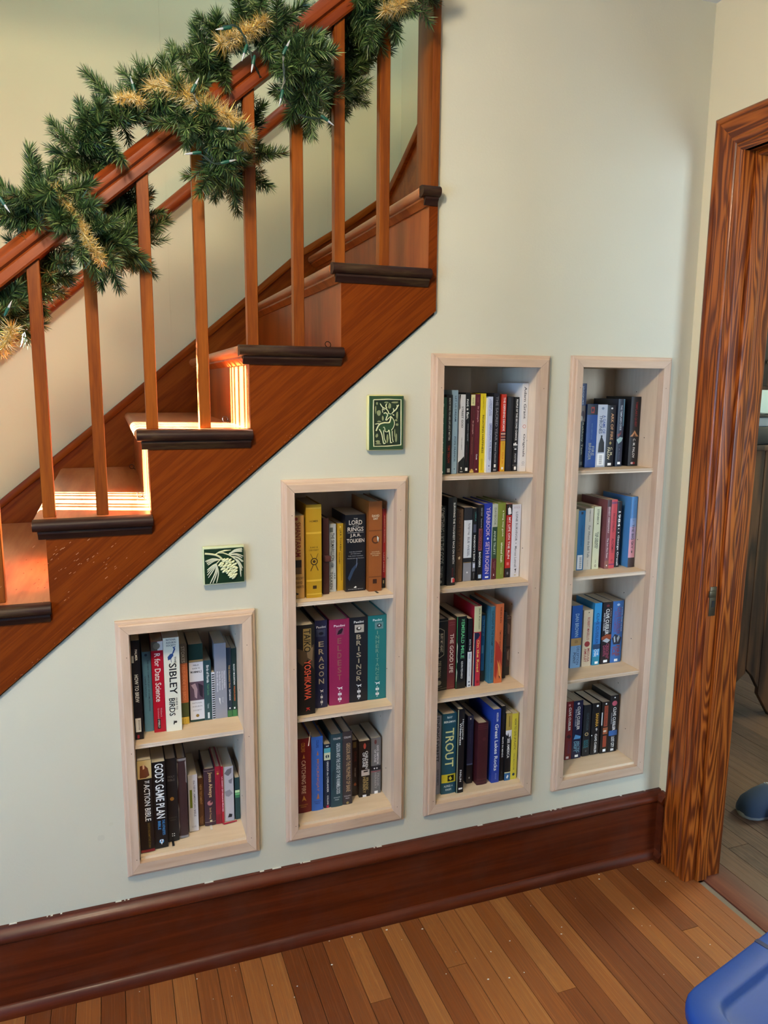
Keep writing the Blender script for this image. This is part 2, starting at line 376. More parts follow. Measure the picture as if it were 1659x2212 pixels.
# ------------------------------------------------------------------ staircase
st = thing('staircase', (.3, .5, .8), 'orange varnished pine staircase with square balusters and dark tread ends', 'staircase')
ZT = [.237, .439, .641, .843, 1.045, 1.241, 1.443, 1.645, 1.849, 2.05]
XR = [-1.325, -1.09, -.855, -.62, -.385, -.15, .085, .327, .560, .795, 1.10]       # riser faces; tread k lies between XR[k] and XR[k+1]
YB = 1.125
for k, z in enumerate(ZT):
    xa, xb = XR[k], XR[k+1]
    nx = xa - .030
    top = k == 9
    if top: xb = .8065
    # tread board with a rounded nosing
    def ring(y, t=.027):
        c = [(nx+t/2 + t/2*math.cos(a), z-t/2 + t/2*math.sin(a)) for a in [math.pi*(.5+i/8) for i in range(9)]]
        return [(x, y, zz) for x, zz in [(xb+(.012 if not top else 0), z)] + c + [(xb+(.012 if not top else 0), z-t)]]
    tb = MB().loft([ring(-.004), ring(YB)])
    if top: tb.box(.80, 1.10, .092, YB, z-.027, z)
    obj('tread', tb, M_TREAD, st, smooth=40)
    rx = xb + .002 if not top else .8185
    # rounded return nosing on the open end, dark with wear
    t = .027
    def rr(x, g=0):
        c = [(-.018 + (t/2)*math.cos(a)*1.25, z-t/2 + (t/2)*math.sin(a)) for a in [math.pi*(.5+i/8) for i in range(9)]]
        return [(x, y, zz) for y, zz in [(-.004, z)] + c + [(-.004, z-t)]]
    obj('nosing_return', MB().loft([rr(nx+.004), rr(rx)]), M_DARK, st, smooth=40)
    # coves under the nosing: along the riser and along the open end
    cv = [(0, 0), (.018, 0), (.018, .005), (.013, .009), (.008, .015), (.005, .019), (0, .019)]
    obj('cove_moulding', MB().loft([[(xa-o, y, z-t-u) for o, u in cv] for y in (-.01, YB)]), M_STAIR, st, smooth=40)
    obj('cove_moulding', MB().loft([[(x, -.010-o*.7, z-t-u) for o, u in cv] for x in (xa-.016, rx-.003)]), M_DARK, st, smooth=40)
    zl = ZT[k-1] if k else .01
    box('riser', xa-.0004, xa+.016, -.0098, YB, zl-.01, z-t, M_RISER, st)
pts = [(0, 0)]
for k in range(len(ZT)):
    pts += [(XR[k], (ZT[k-1] if k else 0)-.02), (XR[k], ZT[k]-.03)]
low = lambda x: .833+.8375*(x+.27)
pts += [(.8185, ZT[9]-.03), (.8185, low(.8185)), (-1.262, 0)]
pts[0] = (XR[0], .001)
obj('stringer', MB().prism(pts, -.0102, .018), M_STRING, st)
obj('newel_post', MB().box(-1.375, -1.285, -.02, .07, 0, 1.0).box(-1.385, -1.275, -.03, .08, 1.0, 1.03), M_BALUS, st, .004)
# trim that caps the end of the wall, standing on the top tread
box('wall_end_trim', .797, .8185, -.012, .088, 2.05, 2.85, M_BALUS, st, .002)
SK = [(-1.7, .03), (-.95, .655), (-.381, 1.135), (-.011, 1.438), (.286, 1.688), (.558, 1.918), (.735, 2.071), (.864, 2.153), (1.048, 2.282), (1.10, 2.318)]
obj('wall_skirt', MB().prism([(-1.7, .0), (-1.0, .0), (1.10, 1.6)] + SK[::-1], 1.126, 1.15), M_SKIRT, st)
def offset_strip(line, w):
    out = []
    for i, p in enumerate(line):
        a = Vector(line[max(i-1, 0)]); b = Vector(line[min(i+1, len(line)-1)]); d = (b-a).normalized(); n = Vector((d.y, -d.x))
        out.append(tuple(Vector(p)+n*w))
    return out
obj('skirt_cap', MB().prism(SK + offset_strip(SK, .026)[::-1], 1.116, 1.15), M_SKIRT, st, .003)
EK = [(1.12, 2.30), (.93, 2.385), (.62, 2.545), (.35, 2.68)]
obj('end_skirt', MB().prism([(1.12, 1.7), (.35, 1.7)] + EK[::-1], 1.09, 1.16, 'x'), M_STAIR, st)
obj('end_skirt_cap', MB().prism(EK + [(y, z-.035) for y, z in EK[::-1]], 1.075, 1.16, 'x'), M_SKIRT, st, .003)
RB = lambda x: 1.755+.848*(x+.208)                          # underside of the handrail
for i, x in enumerate((-1.2, -1.082, -.965, -.847, -.73, -.612, -.495, -.377, -.260, -.142, -.025, .097, .221, .343, .459, .565, .683)):
    k = (0, 0, 1, 1, 2, 2, 3, 3, 4, 5, 5, 6, 6, 7, 7, 8, 8)[i]
    o = obj('baluster', MB().prism([(x-.0135, ZT[k]), (x+.0135, ZT[k]), (x+.0135, RB(x+.0135)+.006), (x-.0135, RB(x-.0135)+.006)], .0165, .0435), M_BALUS, st, .0012, 1)
ang = math.atan(.848); nx_, nz_ = -math.sin(ang), math.cos(ang)
RP = [(.009, 0), (.006, .004), (.006, .021), (.010, .025), (.001, .029), (.0, .033), (.0, .042), (.006, .049), (.018, .060), (.024, .062), (.036, .062), (.042, .060), (.054, .049), (.060, .042), (.060, .033), (.059, .029), (.050, .025), (.054, .021), (.054, .004), (.051, 0)]
obj('handrail', MB().loft([[(x+nx_*n, y, RB(x)+nz_*n) for y, n in RP] for x in (-1.29, .80)]), M_RAIL, st, smooth=22)
for p in ((.310, .30, 1.443), (.070, .27, 1.241), (.070, 1.02, 1.241), (.545, .06, 1.645)):
    mb = MB(); c = Vector(p)+Vector((0, 0, .010)); r = .0075
    mb.tube([c+Vector((r*math.cos(a), r*math.sin(a)*.5, r*math.sin(a))) for a in [2*math.pi*i/16 for i in range(17)]], .0011, 6, cap=False)
    mb.tube([c+Vector((r*.7, -.003, -r*.7)), Vector(p)+Vector((.012, -.004, 0))], .0011, 6)
    obj('screw_eye', mb, mat('1c1816', .35, .7), st, smooth=60)
mb = MB(); rn = random.Random(5)                          # old varnish flecks and scuffs under the second tread
for i in range(60):
    x = rn.gauss(-.10, .07); z = rn.gauss(1.13, .035)
    if z > 1.19 or z < low(x)+.01: continue
    l = rn.uniform(.001, .006); h = rn.uniform(.0004, .001)
    mb.prism([(x, z), (x+l, z+l*.8), (x+l-h, z+l*.8+h), (x-h, z+h)], -.0106, -.0100)
for i in range(60):
    x = rn.uniform(-.25, .7); z = low(x)+abs(rn.gauss(0, .006)); l = rn.uniform(.001, .004)
    mb.prism([(x, z), (x+l, z+l*.8), (x+l-.0006, z+l*.8+.0006)], -.0106, -.0100)
c = obj('varnish_chips', mb, mat('a87048', .6), st); c['kind'] = 'stuff'
# rail on the far wall
wr = thing('wall_handrail', (.3, 1.07, 2.1), 'round orange varnished handrail fixed along the far stairwell wall', 'handrail')
WRZ = lambda x: 2.149+.872*(x-.206)
obj('rail', MB().tube([(x, 1.075, WRZ(x)) for x in (-1.3, .2, 1.05)], .0235, 16), M_RAIL, wr, smooth=50)
for x in (-.8, 1.0):
    obj('bracket', MB().tube([(x, 1.075, WRZ(x)-.02), (x, 1.09, WRZ(x)-.05), (x, 1.15, WRZ(x)-.07)], .008, 8).ball((x, 1.147, WRZ(x)-.07), (.025, .004, .025)), mat('5a4a30', .4, .8), wr, smooth=50)

# ------------------------------------------------------------------ built-in bookcases
BC_LABEL = ['shortest raw maple bookcase built into wall below the square pinecone tile', 'raw maple bookcase of three compartments built into wall beneath the deer tile',
            'tall raw maple bookcase packed with books, third from the stair foot', 'tall raw maple bookcase set into the wall beside the doorway']
def fprof(fw): return [(0, 0), (0, -.009), (.003, -.0115), (.0085, -.0125), (.0085, -.0175), (.0115, -.020), (fw, -.020), (fw, .004), (.010, .004), (.010, 0)]
BD = .212
for f, lb in zip(FR, BC_LABEL):
    x0, x1, z0, z1, a, b, sh = f
    bc = thing('wall_bookcase', ((x0+x1)/2, 0, z0), lb, 'bookcase', 'built-in wall bookcases')
    PL, PR, PT, PB = (fprof(q) for q in (FW, FWR, FWT, FWB))
    k = lambda i: (PL[i][0], PR[i][0], PT[i][0], PB[i][0], PL[i][1]); I = range(10)
    def piece(nm, m, fa, fb): obj(nm, MB().loft([[fa(*k(i)) for i in I], [fb(*k(i)) for i in I]]), m, bc, smooth=20)
    bl = lambda l, r, t, b_, y: (x0+l, y, z0+b_); br_ = lambda l, r, t, b_, y: (x1-r, y, z0+b_)
    tl = lambda l, r, t, b_, y: (x0+l, y, z1-t); tr = lambda l, r, t, b_, y: (x1-r, y, z1-t)
    dn = lambda f: (lambda *a: tuple(Vector(f(*a))+Vector((0, 0, .0006)))); up = lambda f: (lambda *a: tuple(Vector(f(*a))-Vector((0, 0, .0006))))
    piece('stile', M_MAPLE, dn(bl), up(tl)); piece('stile', M_MAPLE, dn(br_), up(tr)); piece('top_rail', M_MAPLEX, tl, tr); piece('bottom_rail', M_MAPLEX, bl, br_)
    zt, zb = z1-FWT+.002, z0+FWB+.008
    box('side_panel', a-.012, a, .0045, BD, zb-.012, zt+.012, M_PLYV, bc); box('side_panel', b, b+.012, .0045, BD, zb-.012, zt+.012, M_PLYV, bc)
    box('top_panel', a, b, .0045, BD, zt, zt+.012, M_PLY, bc); box('bottom_panel', a, b, -.004, BD, zb-.012, zb, M_PLY, bc)
    box('back_panel', a-.012, b+.012, BD, BD+.006, zb-.012, zt+.012, M_PLYV, bc)
    for s in sh:
        so = box('shelf', a, b, .001, BD, s-.011, s, M_PLY, bc)
        obj('shelf_edge', MB().box(a, b, 0, .0012, s-.011, s-.0078).box(a, b, 0, .0012, s-.0072, s-.004).box(a, b, 0, .0012, s-.0034, s), M_PLYEDGE, so)
    mb = MB()
    lv = [zb] + list(sh)
    for q in lv:
        for (y, dz) in ((.05, .09), (.10, .23)):
            mb.tube([(b-.0006, y, q+dz), (b+.001, y, q+dz)], .0016, 8)
    for sgn, xx in ((1, x0+.024), (-1, x1-.024)):
        for zz in (z0+.05, z1-.09, (z0+z1)/2): mb.tube([(xx, -.0204, zz), (xx, -.019, zz)], .0011, 6)
    obj('nail_holes', mb, mat('3a2c22', .8), bc)

# ------------------------------------------------------------------ ceramic tiles
GREEN, CREAM = mat('2c4a2c', .18), mat('d8d8a8', .22)
def deer():
    X = lambda u: .629+(u-215)/1150*.101
    Z = lambda v: 1.382+(2000-v)/1810*.145
    t = thing('deer_tile', (.68, 0, 1.382), 'upright green glazed relief tile of a standing deer on the wall', 'tile')
    box('tile_body', X(215), X(1365), -.016, -.0002, Z(2000), Z(190), mat('cfc98c', .25), t, .005, 3)
    a, b, c, d = X(262), X(1340), Z(1965), Z(225)
    e, f, g, h = X(395), X(1245), Z(1830), Z(360)
    q4 = lambda x0, x1, z0, z1, y: [(x0, y, z0), (x1, y, z0), (x1, y, z1), (x0, y, z1)]
    mb = MB().loft([q4(a, b, c, d, -.0125), q4(a, b, c, d, -.0182), q4(a+.001, b-.001, c+.001, d-.001, -.0192), q4(e-.001, f+.001, g-.001, h+.001, -.0192), q4(e, f, g, h, -.0184), q4(e, f, g, h, -.0125)], cap0=False, cap1=False)
    obj('rim', mb, GREEN, t)
    box('ground', e, f, -.0166, -.0155, g, h, mat('20301f', .3), t)
    T = lambda pts, r, y=-.0195: [(X(u), y, Z(v)) for u, v in pts]
    mb = MB()
    for p in ([(385, 350), (820, 335), (1250, 345), (1255, 900), (1260, 1400), (1262, 1820), (840, 1850), (400, 1850), (385, 1300), (380, 800), (385, 350)],): mb.tube(T(p, 0), .0015, 6)
    obj('inner_line', mb, CREAM, t, smooth=50)
    body = [(940, 880), (1000, 950), (1050, 1090), (1040, 1200), (990, 1330), (1000, 1500), (1030, 1730), (980, 1735), (955, 1500), (925, 1740), (880, 1500), (860, 1360), (740, 1390), (730, 1500), (800, 1750), (700, 1770), (640, 1450), (560, 1300), (470, 1350), (520, 1200), (600, 1110), (740, 1080), (870, 1080), (910, 960)]
    head = [(970, 800), (940, 880), (860, 960), (780, 1030), (750, 1015), (770, 900), (690, 800), (760, 750), (840, 780)]
    obj('deer_body', MB().prism([(X(u), Z(v)) for u, v in body], -.0195, -.015).prism([(X(u), Z(v)) for u, v in head], -.0198, -.015), GREEN, t, .0006, 1)
    mb = MB()
    for p, r in (([(940, 890), (915, 1000), (875, 1085), (720, 1090), (590, 1130), (520, 1220), (470, 1350)], .0019), ([(950, 890), (1010, 980), (1048, 1100), (1020, 1230), (950, 1335)], .001),
                 ([(565, 1290), (640, 1430), (685, 1650), (710, 1760), (760, 1750)], .0016), ([(690, 1250), (715, 1225), (745, 1290), (750, 1370), (830, 1385), (865, 1320)], .0011), ([(700, 1320), (712, 1450), (730, 1600), (785, 1730)], .0011),
                 ([(875, 1320), (900, 1480), (925, 1690), (930, 1735), (975, 1730)], .0016), ([(975, 1350), (985, 1600), (1015, 1720)], .001),
                 ([(700, 795), (760, 765), (830, 830), (800, 900), (770, 1010)], .0016), ([(945, 865), (860, 940), (790, 1020)], .0011), ([(830, 780), (940, 810)], .0011),
                 ([(585, 465), (670, 590), (790, 650), (845, 730), (860, 780)], .0014), ([(800, 470), (770, 540), (800, 620)], .0016), ([(670, 590), (680, 660), (730, 670)], .0011), ([(650, 650), (675, 760)], .001),
                 ([(950, 800), (1010, 730), (1020, 670), (1000, 625)], .0014), ([(1010, 730), (1090, 660), (1130, 580), (1120, 520)], .0016), ([(1130, 590), (1175, 510)], .0014), ([(980, 820), (1030, 850)], .0014),
                 ([(430, 1130), (560, 1110)], .0012)):
        mb.tube(spline(T(p, 0, -.0200), .0025), [r*(.45 if k_ in (0,) else 1) for k_ in range(len(spline(T(p, 0, -.0200), .0025)))], 6)
    obj('deer_outline', mb, CREAM, t, smooth=50)
    mb = MB(); rnd = random.Random(3)
    for (u, v, du, dv) in ((500, 470, 40, 60), (460, 650, 20, 160), (560, 760, 70, 110), (690, 950, 35, 90), (570, 1050, 70, 30), (800, 440, 80, 30), (900, 560, 60, 110), (1070, 430, 120, 35), (1140, 850, 35, 150), (1110, 1010, 60, 40), (1140, 1150, 50, 60), (500, 1500, 45, 80), (540, 1700, 90, 60), (840, 1600, 35, 150), (1070, 1450, 18, 160), (1120, 1600, 45, 160), (560, 1770, 110, 20)):
        pts = [(X(u+du*math.cos(k)*rnd.uniform(.6, 1.1)), Z(v+dv*math.sin(k)*rnd.uniform(.6, 1.1))) for k in [i*.9 for i in range(7)]]
        mb.prism(pts, -.0174, -.016)
    obj('ground_marks', mb, mat('8e9468', .3), t)
deer()
def cone_tile():
    X = lambda u: .201+(u-160)/1230*.101
    Z = lambda v: 1.058+(1365-v)/1170*.094
    t = thing('pinecone_tile', (.25, 0, 1.058), 'square dark green glazed tile with a cream pinecone relief', 'tile')
    box('tile_body', X(160), X(1400), -.018, -.0002, Z(1370), Z(180), mat('c9d0a4', .2), t, .002, 2)
    box('ground', X(195), X(1385), -.0192, -.017, Z(1340), Z(235), mat('1d3420', .15), t, .001, 1)
    mb = MB()
    T = lambda p, y=-.0205: [(X(u), y, Z(v)) for u, v in p]
    mb.tube(spline(T([(215, 365), (400, 395), (560, 440), (680, 520), (735, 595)]), .003), .0026, 8)
    mb.tube(T([(530, 410), (640, 345), (800, 310), (1000, 300)]), [.0014, .0018, .0022, .0006], 8)
    mb.tube(T([(600, 365), (760, 375), (930, 450), (1100, 570)]), .0015, 8)
    mb.tube(T([(690, 560), (560, 700)]), .0013, 8)
    obj('branch', mb, CREAM, t, smooth=50)
    mb = MB()
    for o, tips in (((930, 440), [(1330, 270), (1340, 300), (1330, 340), (1330, 375), (980, 390)]), ((940, 450), [(1360, 520), (1330, 570), (1290, 545)]), ((1000, 500), [(1360, 690), (1330, 700)]),
                    ((1060, 560), [(1340, 900), (1320, 860), (1290, 780)]), ((1120, 600), [(1280, 1170), (1270, 1100), (1310, 980)]), ((660, 580), [(225, 610), (260, 640), (270, 690), (300, 730)]),
                    ((550, 700), [(275, 890), (275, 960), (275, 1050), (300, 1130), (350, 1320), (380, 1250), (430, 1320), (470, 1240), (500, 1150), (540, 1310)])):
        for e in tips:
            mid = ((o[0]+e[0])/2+(e[1]-o[1])*.1, (o[1]+e[1])/2-(abs(e[0]-o[0]))*.12)
            c_ = spline(T([o, mid, e]), .004); mb.tube(c_, [.0006+.0009*math.sin(math.pi*min(.9, .15+k_/len(c_)*.8)) for k_ in range(len(c_))], 6)
    obj('pine_needles', mb, mat('d2d2b4', .25), t, smooth=50)
    sc = [(770, 590), (870, 590), (960, 610), (690, 690), (770, 640), (860, 650), (960, 690), (1050, 670), (700, 780), (780, 800), (850, 730), (900, 790), (1060, 770), (1120, 750), (720, 880), (850, 900), (980, 890), (1120, 860), (800, 930), (880, 1010), (1020, 1000), (1130, 980), (770, 960), (930, 1080), (1050, 1090), (1120, 1090), (980, 1140), (1060, 1180), (1150, 890), (660, 740), (820, 610), (910, 660), (730, 720), (820, 790), (960, 760), (1000, 820), (900, 850), (1060, 850), (780, 870), (1010, 940), (920, 960), (1080, 940), (850, 960), (960, 1030), (1080, 1020), (1010, 1140), (1090, 1140), (980, 1080)]
    c = obj('pinecone', MB().prism([(X(u), Z(v)) for u, v in [(690, 640), (960, 580), (1120, 720), (1150, 1000), (1100, 1190), (990, 1190), (760, 950)]], -.0205, -.018), mat('3a4a30', .3), t)
    for u, v in sc:
        obj('scale', MB().ball((X(u), -.0215, Z(v)), (.0052+.0006*((u*7+v) % 3-1), .003+.0005*((u+v) % 3), .0029), 10, 6, 0, Matrix.Rotation(math.radians(-33), 3, 'Y')), CREAM, c, smooth=60)
cone_tile()
# ------------------------------------------------------------------ books: (shelf, kind, colour, x0, x1, spine y, height, depth, look, spine print)
SHELF={'A':(0.654,'on top shelf of the shortest bookcase'),'B':(0.350,'on bottom shelf of the shortest bookcase'),'C':(0.986,'on top shelf of the three-compartment bookcase'),'D':(0.662,'on middle shelf of the three-compartment bookcase'),'E':(0.350,'on bottom shelf of the three-compartment bookcase'),'F':(1.306,'on top shelf of the crowded tall bookcase'),'G':(0.986,'on second shelf of the crowded tall bookcase'),'H':(0.659,'on third shelf of the crowded tall bookcase'),'I':(0.350,'on bottom shelf of crowded tall bookcase'),'J':(1.308,'on top shelf of the doorside bookcase'),'K':(0.986,'on second shelf of the doorside bookcase'),'L':(0.659,'on third shelf of the doorside bookcase'),'M':(0.350,'on bottom shelf of the doorside bookcase')}
BOOKS=[
('A', 'p', '15161f', 0.0235, 0.044, 0.0285, 0.264, 0.16, 'black paperback with white barcode sticker', [('t', 'PALMER', 0.09, 0.2, 0.55, 0.26, 'f2f2ee'), ('t', 'HOW TO BREW', 0.34, 0.62, 0.45, 0.45, 'f2f2ee'), ('b', 0.78, 0.92, 'eeeeec', 0.1, 0.75), ('t', '||||||||', 0.8, 0.9, 0.55, 0.25, '333333'), ('b', 0.95, 0.985, 'a02030', 0.25, 0.5), ('b', 0.15, 0.22, 'b8b4ae', 0, 0.25)]),
('A', 'p', '5f8fa8', 0.049, 0.071, 0.068, 0.218, 0.132, 'light blue paperback', [('t', 'THE NEW COMPLETE JOY OF HOME BREWING', 0.1, 0.74, 0.62, 0.2, '26405c'), ('t', 'CHARLIE PAPAZIAN', 0.3, 0.56, 0.3, 0.17, '26405c'), ('e', 0.04, 0.45, 0.16, '26405c', 0)]),
('A', 'p', 'b3142e', 0.0716, 0.101, 0.0555, 0.247, 0.145, 'bright red paperback with white and grey top', [('b', 0, 0.1, 'd8d8d8', 0.45, 1), ('b', 0, 0.1, '5c5e56', 0, 0.55), ('e', 0.05, 0.48, 0.3, '7d7d70', 0), ('t', 'R for Data Science', 0.13, 0.66, 0.5, 0.5, 'f2f2ee'), ('t', 'Wickham &', 0.73, 0.83, 0.66, 0.14, 'e0a0a8'), ('t', 'Grolemund', 0.73, 0.85, 0.42, 0.14, 'e0a0a8'), ('b', 0.85, 0.96, '16161a', 0.3, 0.56), ('t', "O'REILLY", 0.86, 0.95, 0.43, 0.14, 'f2f2ee')]),
('A', 'p', 'e3e2cf', 0.1016, 0.141, 0.0495, 0.255, 0.151, 'thick cream book with a blue heron', [('h', 'NATIONAL', 0.01, 0.03, 0.62, '20243c', 0.5), ('h', 'AUDUBON', 0.04, 0.06, 0.62, '20243c', 0.5), ('h', 'SOCIETY', 0.07, 0.09, 0.6, '20243c', 0.5), ('p', '2a4a80', ((0.25, 0.2), (0.42, 0.17), (0.6, 0.165), (0.62, 0.19), (0.45, 0.225), (0.28, 0.235))), ('p', '2a4a80', ((0.54, 0.17), (0.66, 0.12), (0.58, 0.1), (0.8, 0.095), (0.7, 0.11), (0.76, 0.12), (0.64, 0.165))), ('p', '2a4a80', ((0.44, 0.22), (0.47, 0.22), (0.5, 0.26), (0.47, 0.26))), ('t', 'THE', 0.2, 0.27, 0.72, 0.12, '222222'), ('t', 'SIBLEY', 0.27, 0.6, 0.55, 0.48, '18181c'), ('t', 'GUIDE TO', 0.64, 0.77, 0.72, 0.12, '333333'), ('t', 'BIRDS', 0.64, 0.83, 0.42, 0.38, '18181c'), ('e', 0.9, 0.62, 0.08, '222222', 0), ('p', '222222', ((0.5, 0.88), (0.58, 0.9), (0.5, 0.93), (0.46, 0.92)))]),
('A', 'p', '6d665d', 0.1416, 0.163, 0.082, 0.224, 0.118, 'slim orange and olive field guide', [('t', 'STOKES', 0.03, 0.23, 0.5, 0.42, 'c8c6bc'), ('b', 0.24, 0.73, 'c06a42', 0, 1), ('t', 'FIELD GUIDE TO BIRDS', 0.26, 0.7, 0.5, 0.4, 'dc8c66'), ('b', 0.73, 0.91, '4e5630', 0, 1), ('b', 0.91, 1, 'd8b84a', 0, 1), ('t', 'Little, Brown', 0.93, 0.985, 0.5, 0.1, '604a20')]),
('A', 'p', '1c3a34', 0.167, 0.204, 0.088, 0.218, 0.11, 'dark green and white field guide with animal photo', [('b', 0.23, 0.48, 'd8d8dc', 0, 1), ('h', 'FIELD', 0.26, 0.28, 0.4, '444444', 0.5), ('h', 'GUIDE TO', 0.3, 0.32, 0.55, '444444', 0.5), ('h', 'MAMMALS', 0.34, 0.37, 0.8, '303030', 0.5), ('b', 0.48, 0.72, '5a4858', 0, 1), ('p', 'a89098', ((0.1, 0.52), (0.4, 0.5), (0.55, 0.58), (0.5, 0.7), (0.35, 0.68), (0.3, 0.58))), ('p', '2a2030', ((0.6, 0.5), (0.95, 0.54), (0.9, 0.7), (0.7, 0.66))), ('b', 0.72, 0.97, 'dadade', 0, 1), ('h', 'NATIONAL', 0.745, 0.765, 0.7, '8a8a90', 0.5), ('h', 'AUDUBON', 0.79, 0.81, 0.7, '8a8a90', 0.5), ('h', 'SOCIETY', 0.84, 0.86, 0.6, '8a8a90', 0.5), ('e', 0.92, 0.5, 0.12, '8a6a30', 0), ('b', 0.2, 0.225, 'a89060', 0, 1)]),
('A', 'p', '2e4c50', 0.2046, 0.224, 0.088, 0.169, 0.112, 'dark teal paperback with white and green title', [('t', 'Birds of Florida', 0.08, 0.37, 0.55, 0.34, 'f2f2ee'), ('t', 'Field Guide', 0.4, 0.58, 0.55, 0.26, '6c9a72'), ('t', 'Tekiela', 0.72, 0.8, 0.5, 0.2, 'c0d0d0'), ('b', 0.87, 0.97, 'd8e0e0', 0.4, 0.65)]),
('A', 'p', 'dcdce0', 0.2246, 0.233, 0.088, 0.134, 0.1, 'thin comb-bound white booklet', [('b', 0.04, 0.065, '24242a', 0.1, 0.9), ('b', 0.088, 0.113, '24242a', 0.1, 0.9), ('b', 0.136, 0.161, '24242a', 0.1, 0.9), ('b', 0.18400000000000002, 0.20900000000000002, '24242a', 0.1, 0.9), ('b', 0.232, 0.257, '24242a', 0.1, 0.9), ('b', 0.27999999999999997, 0.305, '24242a', 0.1, 0.9), ('b', 0.328, 0.35300000000000004, '24242a', 0.1, 0.9), ('b', 0.376, 0.401, '24242a', 0.1, 0.9), ('b', 0.424, 0.449, '24242a', 0.1, 0.9), ('b', 0.472, 0.497, '24242a', 0.1, 0.9), ('b', 0.52, 0.5449999999999999, '24242a', 0.1, 0.9), ('b', 0.5680000000000001, 0.593, '24242a', 0.1, 0.9), ('b', 0.6160000000000001, 0.641, '24242a', 0.1, 0.9), ('b', 0.664, 0.6890000000000001, '24242a', 0.1, 0.9), ('b', 0.7120000000000001, 0.7370000000000001, '24242a', 0.1, 0.9), ('b', 0.76, 0.7849999999999999, '24242a', 0.1, 0.9), ('b', 0.808, 0.833, '24242a', 0.1, 0.9), ('b', 0.8560000000000001, 0.881, '24242a', 0.1, 0.9), ('b', 0.904, 0.929, '24242a', 0.1, 0.9), ('b', 0.9520000000000001, 0.9770000000000001, '24242a', 0.1, 0.9)]),
('A', 'p', '8f929c', 0.2336, 0.265, 0.088, 0.213, 0.112, 'plain mid-grey flexible field guide', [('t', 'National Audubon', 0.37, 0.6, 0.82, 0.13, 'e0e0e8'), ('t', 'Society Field Guide', 0.37, 0.62, 0.62, 0.13, 'e0e0e8'), ('t', 'to North American', 0.37, 0.62, 0.42, 0.13, 'e0e0e8'), ('t', 'Rocks and Minerals', 0.37, 0.64, 0.22, 0.13, 'e0e0e8'), ('p', 'f2f2ee', ((0.3, 0.72), (0.42, 0.73), (0.4, 0.77), (0.46, 0.82), (0.36, 0.78))), ('t', 'Knopf', 0.72, 0.79, 0.62, 0.1, 'd0d0d8')]),
('A', 'p', '1c2c3c', 0.2656, 0.278, 0.088, 0.198, 0.11, 'narrow navy paperback with gold and white title', [('t', 'THE COLORADO TRAIL', 0.25, 0.58, 0.55, 0.34, 'd0a868'), ('t', 'DATABOOK', 0.6, 0.76, 0.55, 0.34, 'f2f2ee'), ('b', 0.9, 1, '3c7040', 0, 1), ('b', 0.86, 0.88, 'f2f2ee', 0.35, 0.65)]),
('A', 'p', '16302e', 0.2786, 0.2918, 0.088, 0.195, 0.11, 'dark green paperback with white and orange title', [('t', 'ROCKY MOUNTAIN', 0.23, 0.53, 0.5, 0.3, 'f2f2ee'), ('t', 'WILDFLOWERS', 0.55, 0.77, 0.5, 0.3, 'd07038'), ('b', 0.9, 1, '3f7a44', 0, 1), ('b', 0.86, 0.885, 'f2f2ee', 0.3, 0.6)]),
('B', 'p', '191616', 0.0235, 0.058, 0.009, 0.256, 0.16, 'thick black book with painted figure at top', [('b', 0, 0.2, 'c8b078', 0, 1), ('p', '6a3a24', ((0.15, 0.19), (0.2, 0.06), (0.5, 0.05), (0.75, 0.09), (0.85, 0.17), (0.6, 0.19))), ('p', 'd8b090', ((0.38, 0.05), (0.52, 0.05), (0.52, 0.09), (0.4, 0.1))), ('h', 'THE', 0.225, 0.25, 0.35, 'f2f2ee', 0.65), ('t', 'ACTION BIBLE', 0.26, 0.66, 0.62, 0.42, 'f2f2ee'), ('t', "GOD'S REDEMPTIVE STORY", 0.68, 0.96, 0.65, 0.16, '7a6428'), ('b', 0.97, 1, '7a1c24', 0, 1)]),
('B', 'p', '121417', 0.0586, 0.092, 0.0155, 0.242, 0.16, 'black book with huge white title and blue roundel', [('t', "GOD'S GAME PLAN", 0.02, 0.65, 0.55, 0.66, 'f2f2ee'), ('t', "THE ATHLETE'S", 0.67, 0.85, 0.72, 0.2, '4a94d0'), ('t', 'BIBLE', 0.68, 0.78, 0.4, 0.2, '4a94d0'), ('e', 0.92, 0.52, 0.36, '4a94c8', 0), ('p', 'f2f2ee', ((0.38, 0.9), (0.66, 0.9), (0.52, 0.96))), ('b', 0.905, 0.93, '1a2a50', 0.48, 0.56)]),
('B', 'h', '17171b', 0.0926, 0.122, 0.0355, 0.235, 0.14, 'black leather bible with small gilt emblem', [('h', 'HOLY', 0.2, 0.225, 0.6, '6a6460', 0.5), ('h', 'BIBLE', 0.24, 0.265, 0.6, '6a6460', 0.5), ('e', 0.48, 0.5, 0.18, 'a07030', 0), ('h', 'NEW INTERNATIONAL', 0.7, 0.715, 0.7, '4a4642', 0.5), ('h', 'VERSION', 0.73, 0.745, 0.5, '4a4642', 0.5), ('e', 0.905, 0.42, 0.05, 'f2f2ee', 0), ('e', 0.905, 0.58, 0.05, 'f2f2ee', 0), ('e', 0.93, 0.42, 0.05, 'f2f2ee', 0), ('e', 0.93, 0.58, 0.05, 'f2f2ee', 0), ('r', '141416', 0.42)]),
('B', 'h', '3a2628', 0.1226, 0.147, 0.043, 0.228, 0.15, 'worn dark brown leather book with scuffed pale edges', [('b', 0, 0.03, '8c8684', 0, 1), ('p', '9a9492', ((0, 0.03), (0.12, 0.06), (0.05, 0.2), (0.1, 0.3), (0, 0.4))), ('p', '9a9492', ((0, 0.55), (0.1, 0.62), (0.06, 0.75), (0.12, 0.85), (0, 0.95))), ('p', '9a9492', ((1, 0.03), (0.85, 0.05), (0.92, 0.15), (0.9, 0.3), (1, 0.32))), ('b', 0.97, 1, '857f7e', 0, 1)]),
